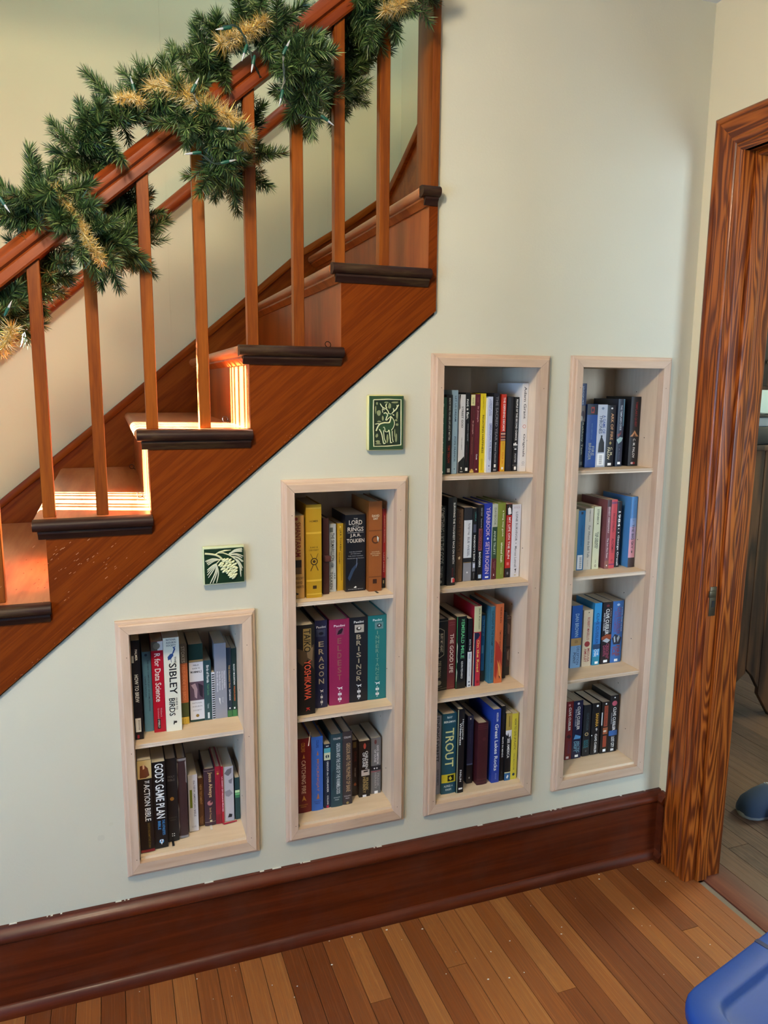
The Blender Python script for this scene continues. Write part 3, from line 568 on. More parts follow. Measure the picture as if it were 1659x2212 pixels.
('B', 'p', 'c9c6c8', 0.151, 0.176, 0.0645, 0.165, 0.13, 'off-white paperback with olive rectangle', [('b', 0.26, 0.58, '6f7a24', 0.16, 0.42), ('t', 'the NEW AMERICAN BIBLE', 0.1, 0.74, 0.66, 0.2, '6a6068'), ('t', 'OXFORD', 0.9, 0.93, 0.5, 0.5, 'a0989c')]),
('B', 'h', '5e3a20', 0.1766, 0.194, 0.0855, 0.14, 0.11, 'small brown testament with gold lettering', [('t', 'NEW TESTAMENT', 0.13, 0.55, 0.55, 0.34, 'b8905a'), ('t', 'International', 0.8, 0.96, 0.65, 0.16, 'a88050'), ('t', 'Version', 0.82, 0.94, 0.4, 0.16, 'a88050')]),
('B', 'h', '3b2430', 0.1946, 0.224, 0.077, 0.168, 0.12, 'dark plum hardcover with gold script title', [('t', 'Jesus Always', 0.06, 0.5, 0.55, 0.42, 'd0b080'), ('e', 0.6, 0.5, 0.25, 'b07070', 0), ('e', 0.58, 0.6, 0.1, '402428', 0), ('t', 'Sarah Young', 0.68, 0.88, 0.5, 0.24, 'b89468'), ('b', 0.03, 0.037, 'a09080', 0, 1), ('b', 0.93, 0.937, 'a09080', 0, 1), ('b', 0.9, 0.93, 'e0d0a0', 0.45, 0.65), ('r', 'e4ddd0', 0.5)]),
('B', 'h', '94162f', 0.2246, 0.24, 0.078, 0.17, 0.122, 'crimson hardcover with gold device near top', [('e', 0.12, 0.5, 0.2, 'b89048', 0), ('b', 0.08, 0.085, 'b89048', 0.3, 0.7), ('b', 0.83, 0.98, '7c0f24', 0, 1)]),
('B', 'p', 'a8122c', 0.2406, 0.247, 0.0785, 0.168, 0.12, 'thin red prayer booklet', [('t', 'LA DIARY OF PRIVATE PRAYER', 0.18, 0.8, 0.5, 0.5, 'f0d0d8'), ('x', 'b01030')]),
('B', 'p', 'b4b2b6', 0.2476, 0.275, 0.0825, 0.163, 0.118, 'grey camouflage patterned book', [('p', '6c6a6e', ((0.1, 0.12), (0.4, 0.05), (0.85, 0.03), (0.8, 0.12), (0.5, 0.17), (0.3, 0.15))), ('p', '8c8a90', ((0.1, 0.45), (0.6, 0.42), (0.9, 0.5), (0.5, 0.55), (0.2, 0.53))), ('p', '7c7a80', ((0.5, 0.25), (0.9, 0.22), (0.8, 0.32), (0.55, 0.3))), ('p', '202024', ((0.35, 0.93), (0.5, 0.86), (0.8, 0.88), (0.75, 0.93)))]),
('B', 'p', '1f3f40', 0.279, 0.2918, 0.0845, 0.125, 0.116, 'dark teal pocket book with green stripes', [('b', 0.3, 0.36, 'b4d8a4', 0, 1), ('b', 0.37, 0.42, '6cb070', 0, 1), ('b', 0.43, 0.48, '3a7c54', 0, 1)]),
('C', 'p', 'b58a4c', 0.4405, 0.47, 0.034, 0.226, 0.14, 'tan paperback with dark red title', [('e', 0.04, 0.3, 0.15, '8a2418', 0), ('t', 'SHANTARAM', 0.08, 0.49, 0.45, 0.5, '7c1c14'), ('b', 0.53, 0.7, '241a14', 0.1, 0.75), ('b', 0.62, 0.7, '6a4a2c', 0.1, 0.75), ('h', 'GREGORY', 0.735, 0.765, 0.85, '4a2c14', 0.5), ('h', 'DAVID', 0.79, 0.82, 0.6, '4a2c14', 0.5), ('h', 'ROBERTS', 0.84, 0.87, 0.85, '4a2c14', 0.5), ('p', '0c0c10', ((0.2, 0.92), (0.5, 0.94), (0.25, 0.955)))]),
('C', 'h', 'b8901c', 0.475, 0.517, 0.03, 0.254, 0.16, 'mustard yellow leather hardcover with raised bands', [('b', 0.03, 0.045, 'd0ac40', 0, 1), ('b', 0.29, 0.31, 'd8b03c', 0, 1), ('b', 0.8, 0.82, 'd8b03c', 0, 1), ('b', 0.95, 0.965, 'd0ac40', 0, 1), ('h', 'HOMER', 0.165, 0.185, 0.55, '5c4410', 0.5), ('h', 'ILIAD &', 0.445, 0.46, 0.5, '5c4410', 0.5), ('h', 'ODYSSEY', 0.475, 0.49, 0.62, '5c4410', 0.5), ('p', '4a3414', ((0.25, 0.52), (0.28, 0.52), (0.78, 0.7), (0.75, 0.71))), ('p', '4a3414', ((0.75, 0.52), (0.78, 0.52), (0.28, 0.71), (0.25, 0.7))), ('e', 0.605, 0.5, 0.24, '3c2814', 0), ('e', 0.605, 0.5, 0.17, 'b8901c', 0), ('e', 0.605, 0.5, 0.1, '3c2814', 0), ('b', 0.865, 0.9, '3c2810', 0.4, 0.65)]),
('C', 'h', '3d1c1a', 0.527, 0.544, 0.054, 0.211, 0.13, 'small dark brown journal with strap closure', [('c', '58302a', 0.52)]),
('C', 'p', 'b9bfbf', 0.55, 0.569, 0.0725, 0.191, 0.11, 'pale grey paperback with silver globe', [('b', 0.05, 0.12, '5c6460', 0.1, 0.55), ('t', 'THE SILMARILLION', 0.13, 0.54, 0.5, 0.5, '20262a'), ('e', 0.61, 0.5, 0.38, '70787c', 0), ('e', 0.6, 0.55, 0.22, 'a4acac', 0), ('t', 'J.R.R.', 0.72, 0.82, 0.75, 0.26, '2a2e30'), ('t', 'TOLKIEN', 0.7, 0.96, 0.3, 0.38, '2a2e30')]),
('C', 'p', 'c69a22', 0.575, 0.592, 0.08, 0.19, 0.11, 'golden yellow paperback with dark vertical title', [('t', 'J.R.R. TOLKIEN', 0.09, 0.4, 0.5, 0.38, '3c2c10'), ('t', 'THE HOBBIT', 0.42, 0.6, 0.35, 0.26, '5c4010'), ('t', 'The Enchanting Prelude to The Lord of the Rings', 0.4, 0.85, 0.72, 0.16, '5c4010'), ('e', 0.05, 0.5, 0.12, 'ead080', 0)]),
('C', 'p', '11131b', 0.5926, 0.65, 0.0595, 0.216, 0.135, 'very thick black paperback with silver title', [('h', 'THE', 0.045, 0.06, 0.2, 'c8c0b4', 0.5), ('h', 'LORD', 0.07, 0.13, 0.66, 'd4c8b8', 0.5), ('h', 'OF THE', 0.14, 0.155, 0.3, 'c8c0b4', 0.5), ('h', 'RINGS', 0.16, 0.215, 0.8, 'd4c8b8', 0.5), ('b', 0.228, 0.232, 'c8c0b4', 0.1, 0.9), ('h', 'J.R.R.', 0.245, 0.295, 0.55, 'd4c8b8', 0.5), ('h', 'TOLKIEN', 0.31, 0.36, 0.88, 'd4c8b8', 0.5), ('h', 'THE FELLOWSHIP', 0.475, 0.485, 0.65, 'a8a8a8', 0.5), ('h', 'OF THE RING', 0.5, 0.51, 0.5, 'a8a8a8', 0.5), ('h', 'THE TWO TOWERS', 0.53, 0.54, 0.75, 'a8a8a8', 0.5), ('h', 'THE RETURN OF THE KING', 0.56, 0.57, 0.85, 'a8a8a8', 0.5), ('p', '2c3c54', ((0.1, 0.82), (0.3, 0.7), (0.6, 0.62), (0.62, 0.64), (0.4, 0.74), (0.2, 0.86))), ('p', '6a7488', ((0.55, 0.56), (0.58, 0.56), (0.56, 0.66), (0.52, 0.7))), ('p', 'f2f2ee', ((0.4, 0.95), (0.5, 0.93), (0.56, 0.945), (0.5, 0.955))), ('h', 'HOUGHTON MIFFLIN', 0.965, 0.975, 0.75, 'b0b0b0', 0.5)]),
('C', 'h', '8d4f1f', 0.654, 0.692, 0.0405, 0.253, 0.16, 'tall tan brown hardcover with ribbon marker', [('h', 'DAVID', 0.145, 0.17, 0.55, 'e0d0b0', 0.5), ('h', 'DAY', 0.175, 0.2, 0.35, 'e0d0b0', 0.5), ('e', 0.42, 0.5, 0.3, '4a2410', 0), ('e', 0.42, 0.5, 0.2, '8d4f1f', 0), ('p', 'c8d0c8', ((0.6, 0.38), (0.75, 0.4), (0.7, 0.45), (0.62, 0.42))), ('h', 'AN ILLUSTRATED', 0.55, 0.56, 0.6, 'd8c4a0', 0.5), ('h', 'ENCYCLOPEDIA', 0.57, 0.58, 0.75, 'd8c4a0', 0.5), ('h', 'OF TOLKIEN', 0.59, 0.6, 0.5, 'd8c4a0', 0.5), ('b', 0.315, 0.325, '6c3814', 0, 1), ('b', 0.83, 0.84, '6c3814', 0, 1), ('b', 0.86, 0.91, '3c1c10', 0.3, 0.6), ('r', '3c3a34', 0.5)]),
('C', 'p', 'b01a24', 0.702, 0.7118, 0.0665, 0.227, 0.134, 'narrow red paperback with black base', [('t', 'ANDREW PETERSON', 0.08, 0.42, 0.65, 0.24, 'e8b0a8'), ('t', 'LAST LIGHT', 0.55, 0.8, 0.5, 0.3, 'f0c8c0'), ('b', 0.87, 1, '14100f', 0, 1), ('b', 0.9, 0.94, 'd8c490', 0.3, 0.6)]),
('D', 'h', '15130f', 0.4405, 0.493, 0.0165, 0.255, 0.16, 'big black hardcover with gold and red capitals', [('p', '4a3a28', ((0.05, 0.25), (0.4, 0.28), (0.95, 0.22), (0.95, 0.5), (0.6, 0.38), (0.35, 0.45), (0.1, 0.4))), ('p', '7a6448', ((0.55, 0.27), (0.9, 0.25), (0.85, 0.4), (0.6, 0.36))), ('b', 0.04, 0.28, '8a7444', 0.38, 0.8), ('t', 'TAIKO', 0.05, 0.3, 0.59, 0.36, '14120c'), ('t', 'YOSHIKAWA', 0.39, 0.83, 0.6, 0.36, 'd8583c'), ('t', 'K', 0.92, 0.96, 0.6, 0.2, 'c03028')]),
('D', 'h', '1d2144', 0.501, 0.536, 0.047, 0.253, 0.153, 'navy blue hardcover with stacked bronze capitals', [('h', 'Paolini', 0.06, 0.085, 0.75, 'd0d0d8', 0.5), ('b', 0.1, 0.18, '38405c', 0.1, 0.85), ('e', 0.145, 0.45, 0.12, 'c8ccd8', 0), ('e', 0.145, 0.5, 0.2, '14182c', 0.018), ('h', 'E', 0.235, 0.295, 0.42, 'a89a80', 0.5), ('h', 'R', 0.32, 0.38, 0.42, 'a89a80', 0.5), ('h', 'A', 0.405, 0.46499999999999997, 0.42, 'a89a80', 0.5), ('h', 'G', 0.49, 0.55, 0.42, 'a89a80', 0.5), ('h', 'O', 0.575, 0.635, 0.42, 'a89a80', 0.5), ('h', 'N', 0.66, 0.72, 0.42, 'a89a80', 0.5), 'dog']),
('D', 'h', '8e2050', 0.543, 0.601, 0.051, 0.25, 0.149, 'magenta pink hardcover', [('h', 'Paolini', 0.06, 0.085, 0.55, 'f0e4ea', 0.5), ('b', 0.1, 0.18, '80405c', 0.33, 0.72), ('p', '201420', ((0.38, 0.175), (0.45, 0.13), (0.65, 0.1), (0.68, 0.12), (0.6, 0.165))), ('h', 'E', 0.215, 0.28, 0.2, '8c5a54', 0.5), ('h', 'L', 0.3, 0.36500000000000005, 0.2, '8c5a54', 0.5), ('h', 'D', 0.385, 0.45000000000000007, 0.2, '8c5a54', 0.5), ('h', 'E', 0.47, 0.535, 0.2, '8c5a54', 0.5), ('h', 'S', 0.555, 0.6200000000000001, 0.2, '8c5a54', 0.5), ('h', 'T', 0.64, 0.7050000000000001, 0.2, '8c5a54', 0.5), 'dog']),
('D', 'h', '15171f', 0.6016, 0.656, 0.052, 0.25, 0.148, 'wide black hardcover with stacked bronze capitals', [('h', 'Paolini', 0.04, 0.065, 0.52, 'f2f2ee', 0.5), ('b', 0.085, 0.175, 'b4aca0', 0.28, 0.78), ('e', 0.13, 0.5, 0.14, '3c342c', 0.022), ('e', 0.125, 0.52, 0.07, 'e8e4dc', 0.012), ('h', 'B', 0.2, 0.255, 0.26, 'a89a80', 0.5), ('h', 'R', 0.27, 0.325, 0.26, 'a89a80', 0.5), ('h', 'I', 0.34, 0.395, 0.26, 'a89a80', 0.5), ('h', 'S', 0.41000000000000003, 0.465, 0.26, 'a89a80', 0.5), ('h', 'I', 0.48000000000000004, 0.535, 0.26, 'a89a80', 0.5), ('h', 'N', 0.55, 0.605, 0.26, 'a89a80', 0.5), ('h', 'G', 0.6200000000000001, 0.675, 0.26, 'a89a80', 0.5), ('h', 'R', 0.6900000000000001, 0.7450000000000001, 0.26, 'a89a80', 0.5), 'dog']),
('D', 'h', '0f6e70', 0.6566, 0.7118, 0.0525, 0.25, 0.148, 'teal green hardcover', [('h', 'Paolini', 0.04, 0.065, 0.48, 'e8f0f0', 0.5), ('b', 0.08, 0.16, '5c8488', 0.36, 0.82), ('e', 0.12, 0.6, 0.13, '1c2c34', 0.022), ('e', 0.118, 0.6, 0.05, 'e0e8ec', 0.008), ('h', 'I', 0.18, 0.222, 0.18, '74998a', 0.5), ('h', 'N', 0.23399999999999999, 0.276, 0.18, '74998a', 0.5), ('h', 'H', 0.288, 0.33, 0.18, '74998a', 0.5), ('h', 'E', 0.34199999999999997, 0.384, 0.18, '74998a', 0.5), ('h', 'R', 0.396, 0.438, 0.18, '74998a', 0.5), ('h', 'I', 0.45, 0.492, 0.18, '74998a', 0.5), ('h', 'T', 0.504, 0.546, 0.18, '74998a', 0.5), ('h', 'A', 0.558, 0.6, 0.18, '74998a', 0.5), ('h', 'N', 0.612, 0.654, 0.18, '74998a', 0.5), ('h', 'C', 0.6659999999999999, 0.708, 0.18, '74998a', 0.5), ('h', 'E', 0.72, 0.762, 0.18, '74998a', 0.5), 'dog']),
('E', 'h', '6a1418', 0.4405, 0.487, 0.0445, 0.229, 0.15, 'dark red hardcover with gold title', [('t', 'COLLINS', 0.05, 0.17, 0.5, 0.24, 'c08838'), ('p', 'c08838', ((0.46, 0.26), (0.54, 0.2), (0.62, 0.26), (0.54, 0.25))), ('t', 'CATCHING FIRE', 0.28, 0.72, 0.52, 0.26, 'dcbca0'), ('p', 'c08838', ((0.4, 0.82), (0.52, 0.74), (0.68, 0.82), (0.52, 0.8))), ('h', 'SCHOLASTIC', 0.86, 0.875, 0.55, 'c08838', 0.5), ('h', 'PRESS', 0.885, 0.9, 0.35, 'c08838', 0.5)]),
('E', 'h', '3568c4', 0.4876, 0.521, 0.0435, 0.229, 0.15, 'bright blue hardcover with copper title', [('t', 'COLLINS', 0.04, 0.14, 0.52, 0.22, '1c3468'), ('p', 'b0704c', ((0.44, 0.24), (0.54, 0.18), (0.62, 0.24))), ('t', 'MOCKINGJAY', 0.29, 0.72, 0.52, 0.28, 'b8785a'), ('p', 'b0704c', ((0.4, 0.82), (0.55, 0.74), (0.68, 0.82))), ('h', 'SCHOLASTIC', 0.845, 0.86, 0.6, '1c3468', 0.5), ('h', 'PRESS', 0.87, 0.885, 0.4, '1c3468', 0.5)]),
('E', 'p', '16263c', 0.525, 0.544, 0.0475, 0.201, 0.13, 'thin navy paperback with aqua and cream bands', [('b', 0.06, 0.13, '58a8b4', 0, 1), ('b', 0.13, 0.24, 'cfd4b4', 0, 1), ('e', 0.185, 0.5, 0.28, '1c2c40', 0), ('h', '1', 0.16, 0.21, 0.12, 'cfd4b4', 0.5), ('t', 'GREGOR the OVERLANDER', 0.26, 0.73, 0.55, 0.26, 'f2f2ee'), ('t', 'COLLINS', 0.78, 0.92, 0.55, 0.22, 'f2f2ee'), ('b', 0.93, 0.985, 'b83048', 0.35, 0.7), ('h', '...', 0.02, 0.04, 0.4, 'f2f2ee', 0.5)]),
('E', 'h', '27424a', 0.5446, 0.579, 0.044, 0.228, 0.145, 'dark slate-teal hardcover with white ornate title', [('h', 'COLLINS', 0.045, 0.07, 0.62, 'd8d8d8', 0.5), ('t', 'GREGOR AND THE CURSE OF THE WARMBLOODS', 0.12, 0.8, 0.62, 0.34, 'cdd4d4'), ('h', 'SCHOLASTIC', 0.84, 0.855, 0.55, 'c0c8c8', 0.5), ('h', 'PRESS', 0.87, 0.885, 0.35, 'c0c8c8', 0.5), ('p', '1c343c', ((0.1, 0.5), (0.3, 0.45), (0.25, 0.7), (0.1, 0.75)))]),
('E', 'h', '3a3234', 0.5796, 0.608, 0.0455, 0.23, 0.145, 'dark grey-brown hardcover with tan ornate title', [('h', 'COLLINS', 0.06, 0.085, 0.72, 'c8c8c8', 0.5), ('t', 'GREGOR AND THE PROPHECY OF BANE', 0.15, 0.8, 0.58, 0.44, 'b89c74'), ('h', 'SCHOLASTIC', 0.85, 0.865, 0.7, 'c0c0c0', 0.5), ('h', 'PRESS', 0.88, 0.895, 0.4, 'c0c0c0', 0.5), ('e', 0.95, 0.5, 0.14, 'a08850', 0)]),
('E', 'p', '2e2220', 0.62, 0.636, 0.0835, 0.181, 0.11, 'thin brown paperback with dull red title', [('b', 0.03, 0.13, '7c6434', 0.15, 0.75), ('t', 'DUNE', 0.2, 0.37, 0.6, 0.4, '6e3028'), ('t', 'FRANK HERBERT', 0.48, 0.64, 0.55, 0.22, 'a89c8c'), ('e', 0.75, 0.55, 0.34, '84402c', 0), ('e', 0.77, 0.55, 0.26, 'b06038', 0)]),
('E', 'p', '1d1713', 0.6366, 0.67, 0.0685, 0.182, 0.11, 'thick black paperback with white sticker at base', [('e', 0.09, 0.5, 0.12, 'a04030', 0.05), ('t', 'CHILDREN', 0.18, 0.48, 0.68, 0.24, 'e4e0d8'), ('t', 'OF DUNE', 0.2, 0.45, 0.42, 0.24, 'e4e0d8'), ('b', 0.5, 0.6, 'b8aca0', 0.2, 0.95), ('b', 0.515, 0.54, '2a201c', 0.4, 0.8), ('t', 'FRANK', 0.64, 0.86, 0.72, 0.24, 'a8905c'), ('t', 'HERBERT', 0.62, 0.9, 0.46, 0.24, 'a8905c'), ('b', 0.93, 0.985, 'f2f2ee', 0.32, 0.66)]),
('E', 'p', '6a6866', 0.675, 0.706, 0.0755, 0.182, 0.11, 'thick grey paperback with dark band', [('e', 0.07, 0.45, 0.12, '5c2c28', 0.04), ('t', 'GOD EMPEROR', 0.13, 0.46, 0.68, 0.2, 'd0ccc8'), ('t', 'OF DUNE', 0.2, 0.42, 0.42, 0.2, 'd0ccc8'), ('b', 0.48, 0.56, '1a161c', 0, 1), ('b', 0.57, 0.585, '884048', 0, 1), ('e', 0.525, 0.35, 0.07, 'd8d8d8', 0), ('e', 0.525, 0.6, 0.07, 'd8d8d8', 0), ('t', 'FRANK', 0.62, 0.85, 0.72, 0.2, 'a09c98'), ('t', 'HERBERT', 0.6, 0.88, 0.46, 0.2, 'a09c98'), ('b', 0.92, 0.975, 'f2f2ee', 0.36, 0.7)]),
('F', 'p', '1f5a48', 0.8525, 0.879, 0.0405, 0.214, 0.13, 'narrow green book', [('t', 'Three Months with the Spirit', 0.08, 0.68, 0.5, 0.4, 'a8ccb8'), ('b', 0.7, 0.72, 'c0a040', 0.3, 0.7), ('b', 0.955, 0.98, 'f2f2ee', 0.2, 0.7)]),
('F', 'p', '18171a', 0.8796, 0.898, 0.0435, 0.221, 0.13, 'black paperback with white and red title', [('t', 'KNOW WHO YOU ARE LIVE LIKE IT MATTERS', 0.04, 0.57, 0.55, 0.3, 'f2f2ee'), ('t', 'TIM TEBOW', 0.63, 0.86, 0.52, 0.38, 'b0301c'), ('b', 0.925, 0.975, 'd8d4d0', 0.3, 0.75)]),
('F', 'h', '8fb0cc', 0.8986, 0.917, 0.048, 0.234, 0.14, 'slim pale blue hardcover', [('t', 'LET US DREAM', 0.07, 0.37, 0.6, 0.3, '1c3c64'), ('t', 'POPE FRANCIS', 0.55, 0.85, 0.6, 0.28, '1c3c64'), ('e', 0.94, 0.6, 0.12, '406a90', 0.008)]),
('F', 'p', 'd4d6dc', 0.924, 0.943, 0.054, 0.222, 0.14, 'white paperback slanting to black at its base', [('p', '1b1d22', ((0, 0.86), (0.95, 0.78), (1, 0.82), (1, 1), (0, 1))), ('p', '1b1d22', ((0, 0), (0.2, 0), (0.1, 0.1), (0.15, 0.17), (0, 0.2))), ('t', 'STREET GOD', 0.15, 0.42, 0.52, 0.3, '22262c'), ('t', 'DIMAS SALABERRIOS', 0.54, 0.7, 0.5, 0.14, '80848c'), ('p', 'f2f2ee', ((0.4, 0.92), (0.6, 0.92), (0.52, 0.96))), ('b', 0.975, 0.982, 'f2f2ee', 0.3, 0.75)]),
('F', 'p', '101116', 0.9436, 0.957, 0.054, 0.227, 0.14, 'black paperback with white lowercase title', [('t', 'not a fan.', 0.08, 0.33, 0.5, 0.55, 'f2f2ee'), ('t', 'contrast a supporter', 0.38, 0.6, 0.6, 0.24, 'b0b0b4'), ('t', 'kyle idleman', 0.65, 0.85, 0.4, 0.24, '583038'), ('b', 0.93, 0.97, 'f2f2ee', 0.2, 0.75)]),
('F', 'p', '4f1a22', 0.961, 0.974, 0.056, 0.222, 0.13, 'maroon paperback with cream top label', [('b', 0, 0.14, 'd8d098', 0, 1), ('t', 'Conde', 0.04, 0.12, 0.5, 0.3, '303020'), ('t', 'St Joseph', 0.33, 0.5, 0.55, 0.34, 'd8a8a0'), ('t', 'Ordinary and Extraordinary', 0.54, 0.76, 0.45, 0.18, 'b87860'), ('e', 0.965, 0.5, 0.3, 'b09048', 0), ('b', 0.97, 1, 'c0a860', 0, 1)]),
('F', 'p', '5a1826', 0.9746, 0.99, 0.0555, 0.223, 0.13, 'maroon paperback with small white dot at base', [('t', 'St Joseph', 0.15, 0.35, 0.55, 0.34, 'd8a8a8'), ('t', 'Conde', 0.76, 0.83, 0.5, 0.26, 'f2f2ee'), ('e', 0.955, 0.5, 0.16, 'e0d0b0', 0), ('t', 'Cherished', 0.04, 0.1, 0.5, 0.2, 'a06060')]),
('F', 'p', 'd9bf1e', 0.9906, 1.007, 0.054, 0.225, 0.14, 'bright yellow paperback with black capitals', [('t', 'RESISTING HAPPINESS', 0.27, 0.75, 0.55, 0.36, '1c1c14'), ('t', 'MATTHEW KELLY', 0.04, 0.2, 0.5, 0.14, '7c6c10'), ('b', 0.82, 0.97, 'c0a818', 0.3, 0.62)]),
('F', 'p', 'ece9da', 1.0076, 1.011, 0.05, 0.213, 0.13, 'very thin ivory booklet beside the yellow paperback', []),
('F', 'p', 'c3cbe0', 1.0116, 1.027, 0.0495, 0.216, 0.14, 'lilac white paperback with blue title', [('t', 'STEPHEN AND', 0.05, 0.25, 0.65, 0.2, '3c4c8c'), ('t', 'ONDREA LEVINE', 0.03, 0.25, 0.35, 0.2, '3c4c8c'), ('t', 'EMBRACING THE BELOVED', 0.35, 0.84, 0.68, 0.28, '2c3c80'), ('t', 'RELATIONSHIP AS A PATH OF AWAKENING', 0.35, 0.82, 0.38, 0.13, '4c5c98'), ('e', 0.91, 0.5, 0.14, '5c6ca0', 0), ('b', 0.95, 0.953, '5c6ca0', 0.3, 0.7)]),
('F', 'p', '1d1e2b', 1.036, 1.054, 0.0605, 0.226, 0.14, 'midnight blue-black paperback with grey serif capitals', [('t', 'THE SACRED YEAR', 0.04, 0.6, 0.55, 0.44, '8c8a90'), ('t', 'Michael Yankoski', 0.62, 0.88, 0.5, 0.28, 'b0b0b4'), ('b', 0.9, 0.94, 'f2f2ee', 0.3, 0.62), ('b', 0.96, 0.985, '8c8a90', 0.2, 0.7)]),
('F', 'p', 'c1331f', 1.062, 1.077, 0.062, 0.223, 0.138, 'red over yellow paperback with striped middle', [('t', 'THE DEFINING DECADE', 0.04, 0.47, 0.55, 0.42, 'f2f2ee'), ('b', 0.48, 0.6, '5c3038', 0, 1), ('b', 0.5, 0.515, 'd8b090', 0, 1), ('b', 0.54, 0.555, 'c08060', 0, 1), ('b', 0.58, 0.59, 'd8c0a0', 0, 1), ('b', 0.6, 1, 'd4a426', 0, 1), ('t', 'MEG JAY', 0.62, 0.72, 0.5, 0.3, 'b87820'), ('t', 'YOUR 20s', 0.74, 0.9, 0.5, 0.34, 'c05a18'), ('b', 0.94, 0.97, 'f2f2ee', 0.3, 0.7)]),
('F', 'p', '15151a', 1.081, 1.102, 0.0635, 0.216, 0.137, 'plain black book with faint lettering', [('t', 'BLUE LIKE JAZZ', 0.3, 0.7, 0.5, 0.2, '2a2024'), ('e', 0.92, 0.5, 0.12, '3c1c20', 0)]),
('F', 'p', '131417', 1.1026, 1.119, 0.0615, 0.215, 0.139, 'black paperback with stacked white capitals', [('t', 'PEOPLE OF THE SECOND CHANCE', 0.03, 0.58, 0.55, 0.36, 'f2f2ee'), ('b', 0.62, 0.65, 'f2f2ee', 0.1, 0.3), ('b', 0.61, 0.65, 'f2f2ee', 0.36, 0.6), ('b', 0.63, 0.65, 'f2f2ee', 0.66, 0.85), ('b', 0.67, 0.672, 'c8c8c8', 0, 1), ('b', 0.69, 0.705, 'f2f2ee', 0.3, 0.7), ('t', 'FOSTER', 0.76, 0.88, 0.5, 0.3, 'd0d0d0'), ('b', 0.915, 0.918, 'a0a0a0', 0, 1), ('b', 0.935, 0.98, 'f2f2ee', 0.32, 0.75)]),
('F', 'p', 'dfdcd8', 1.1196, 1.1398, 0.048, 0.255, 0.15, 'tallest white paperback', [('t', 'Adam Grant', 0.04, 0.4, 0.5, 0.4, '3c3c40'), ('e', 0.485, 0.5, 0.26, 'c04a34', 0), ('e', 0.485, 0.5, 0.2, 'dfdcd8', 0), ('t', 'Originals', 0.57, 0.83, 0.5, 0.42, '3c3c40'), ('e', 0.9, 0.5, 0.2, '606064', 0), ('e', 0.9, 0.5, 0.16, 'dfdcd8', 0), ('b', 0.925, 0.928, '606064', 0.25, 0.75)]),
('G', 'h', '141519', 0.8525, 0.886, 0.037, 0.231, 0.14, 'black hardcover with pale serif capitals', [('t', 'SOMETHING LIKE THE GODS', 0.02, 0.72, 0.55, 0.4, 'a8a49c'), ('t', 'STEPHEN AMIDON', 0.75, 0.9, 0.5, 0.36, '8c8880'), ('e', 0.95, 0.5, 0.14, '8c8880', 0)]),
('G', 'h', '14171e', 0.8866, 0.912, 0.03, 0.256, 0.16, 'tall black hardcover with red white logo', [('t', 'SURVIVING THE TOUGHEST RACE ON EARTH', 0.06, 0.75, 0.72, 0.24, 'f2f2ee'), ('t', 'MARTIN DUGARD', 0.8, 0.9, 0.65, 0.2, '702028'), ('b', 0.91, 0.965, 'd8d0d0', 0.5, 0.8), ('b', 0.92, 0.965, 'c02830', 0.65, 0.95)]),
('G', 'h', '5d4330', 0.927, 0.948, 0.059, 0.215, 0.141, 'plain brown hardcover with dark capitals', [('t', 'SECRETARIAT', 0.04, 0.6, 0.4, 0.42, '2c1c14'), ('p', 'e0d0b0', ((0.3, 0.66), (0.6, 0.64), (0.65, 0.67), (0.45, 0.69))), ('t', 'NACK', 0.72, 0.78, 0.5, 0.3, '4a3020'), ('t', 'HYPERION', 0.82, 0.95, 0.45, 0.2, '7a5c44')]),
('G', 'p', '2a2c34', 0.952, 0.978, 0.062, 0.219, 0.138, 'black book with silvery base and white label', [('b', 0.17, 0.68, 'd6dce4', 0, 1), ('t', 'The Night Trilogy', 0.21, 0.37, 0.6, 0.28, '40485c'), ('t', 'ELIE WIESEL', 0.4, 0.66, 0.6, 0.28, '50586c'), ('b', 0.68, 0.745, '1e2028', 0, 1), ('b', 0.742, 0.748, 'a08860', 0, 1), ('b', 0.75, 1, '878a96', 0, 1), ('e', 0.88, 0.5, 0.1, 'd8d8e0', 0.012)]),
('G', 'p', '17171b', 0.9786, 0.994, 0.061, 0.216, 0.13, 'black paperback with two small grey squares', [('t', 'LEEKA', 0.05, 0.18, 0.6, 0.3, '44807c'), ('b', 0.22, 0.33, '4a4c60', 0.2, 0.8), ('t', "NOBODY'S SON", 0.37, 0.72, 0.5, 0.36, 'f2f2ee'), ('b', 0.74, 0.87, '70747c', 0.15, 0.75), ('b', 0.76, 0.82, 'c0c8e0', 0.3, 0.7), ('t', 'Hemon', 0.89, 0.97, 0.5, 0.16, 'a0a0a0')]),
('G', 'p', '121217', 0.9946, 1.012, 0.0565, 0.226, 0.144, 'black paperback with dull pink boxed title', [('t', 'SUSAN CONLEY', 0.04, 0.15, 0.6, 0.24, 'c0c0c4'), ('t', 'Notes from the', 0.18, 0.3, 0.6, 0.2, 'b0b0b4'), ('b', 0.31, 0.6, '8a4448', 0.15, 0.8), ('t', 'WISCONSIN', 0.33, 0.58, 0.48, 0.5, '2a1418'), ('t', 'BADGERS', 0.62, 0.82, 0.45, 0.34, 'f2f2ee'), ('b', 0.92, 0.97, 'b0c4d8', 0.25, 0.8)]),
('G', 'h', '2036a0', 1.0126, 1.041, 0.0585, 0.229, 0.142, 'royal blue hardcover with pink-white capitals', [('t', 'YEARBOOK', 0.05, 0.43, 0.55, 0.46, 'd8b8cc'), ('b', 0.445, 0.47, 'f2f2ee', 0.45, 0.65), ('t', 'SETH ROGEN', 0.5, 0.92, 0.55, 0.46, 'd8b8cc'), ('b', 0.955, 0.975, 'f2f2ee', 0.35, 0.75)]),
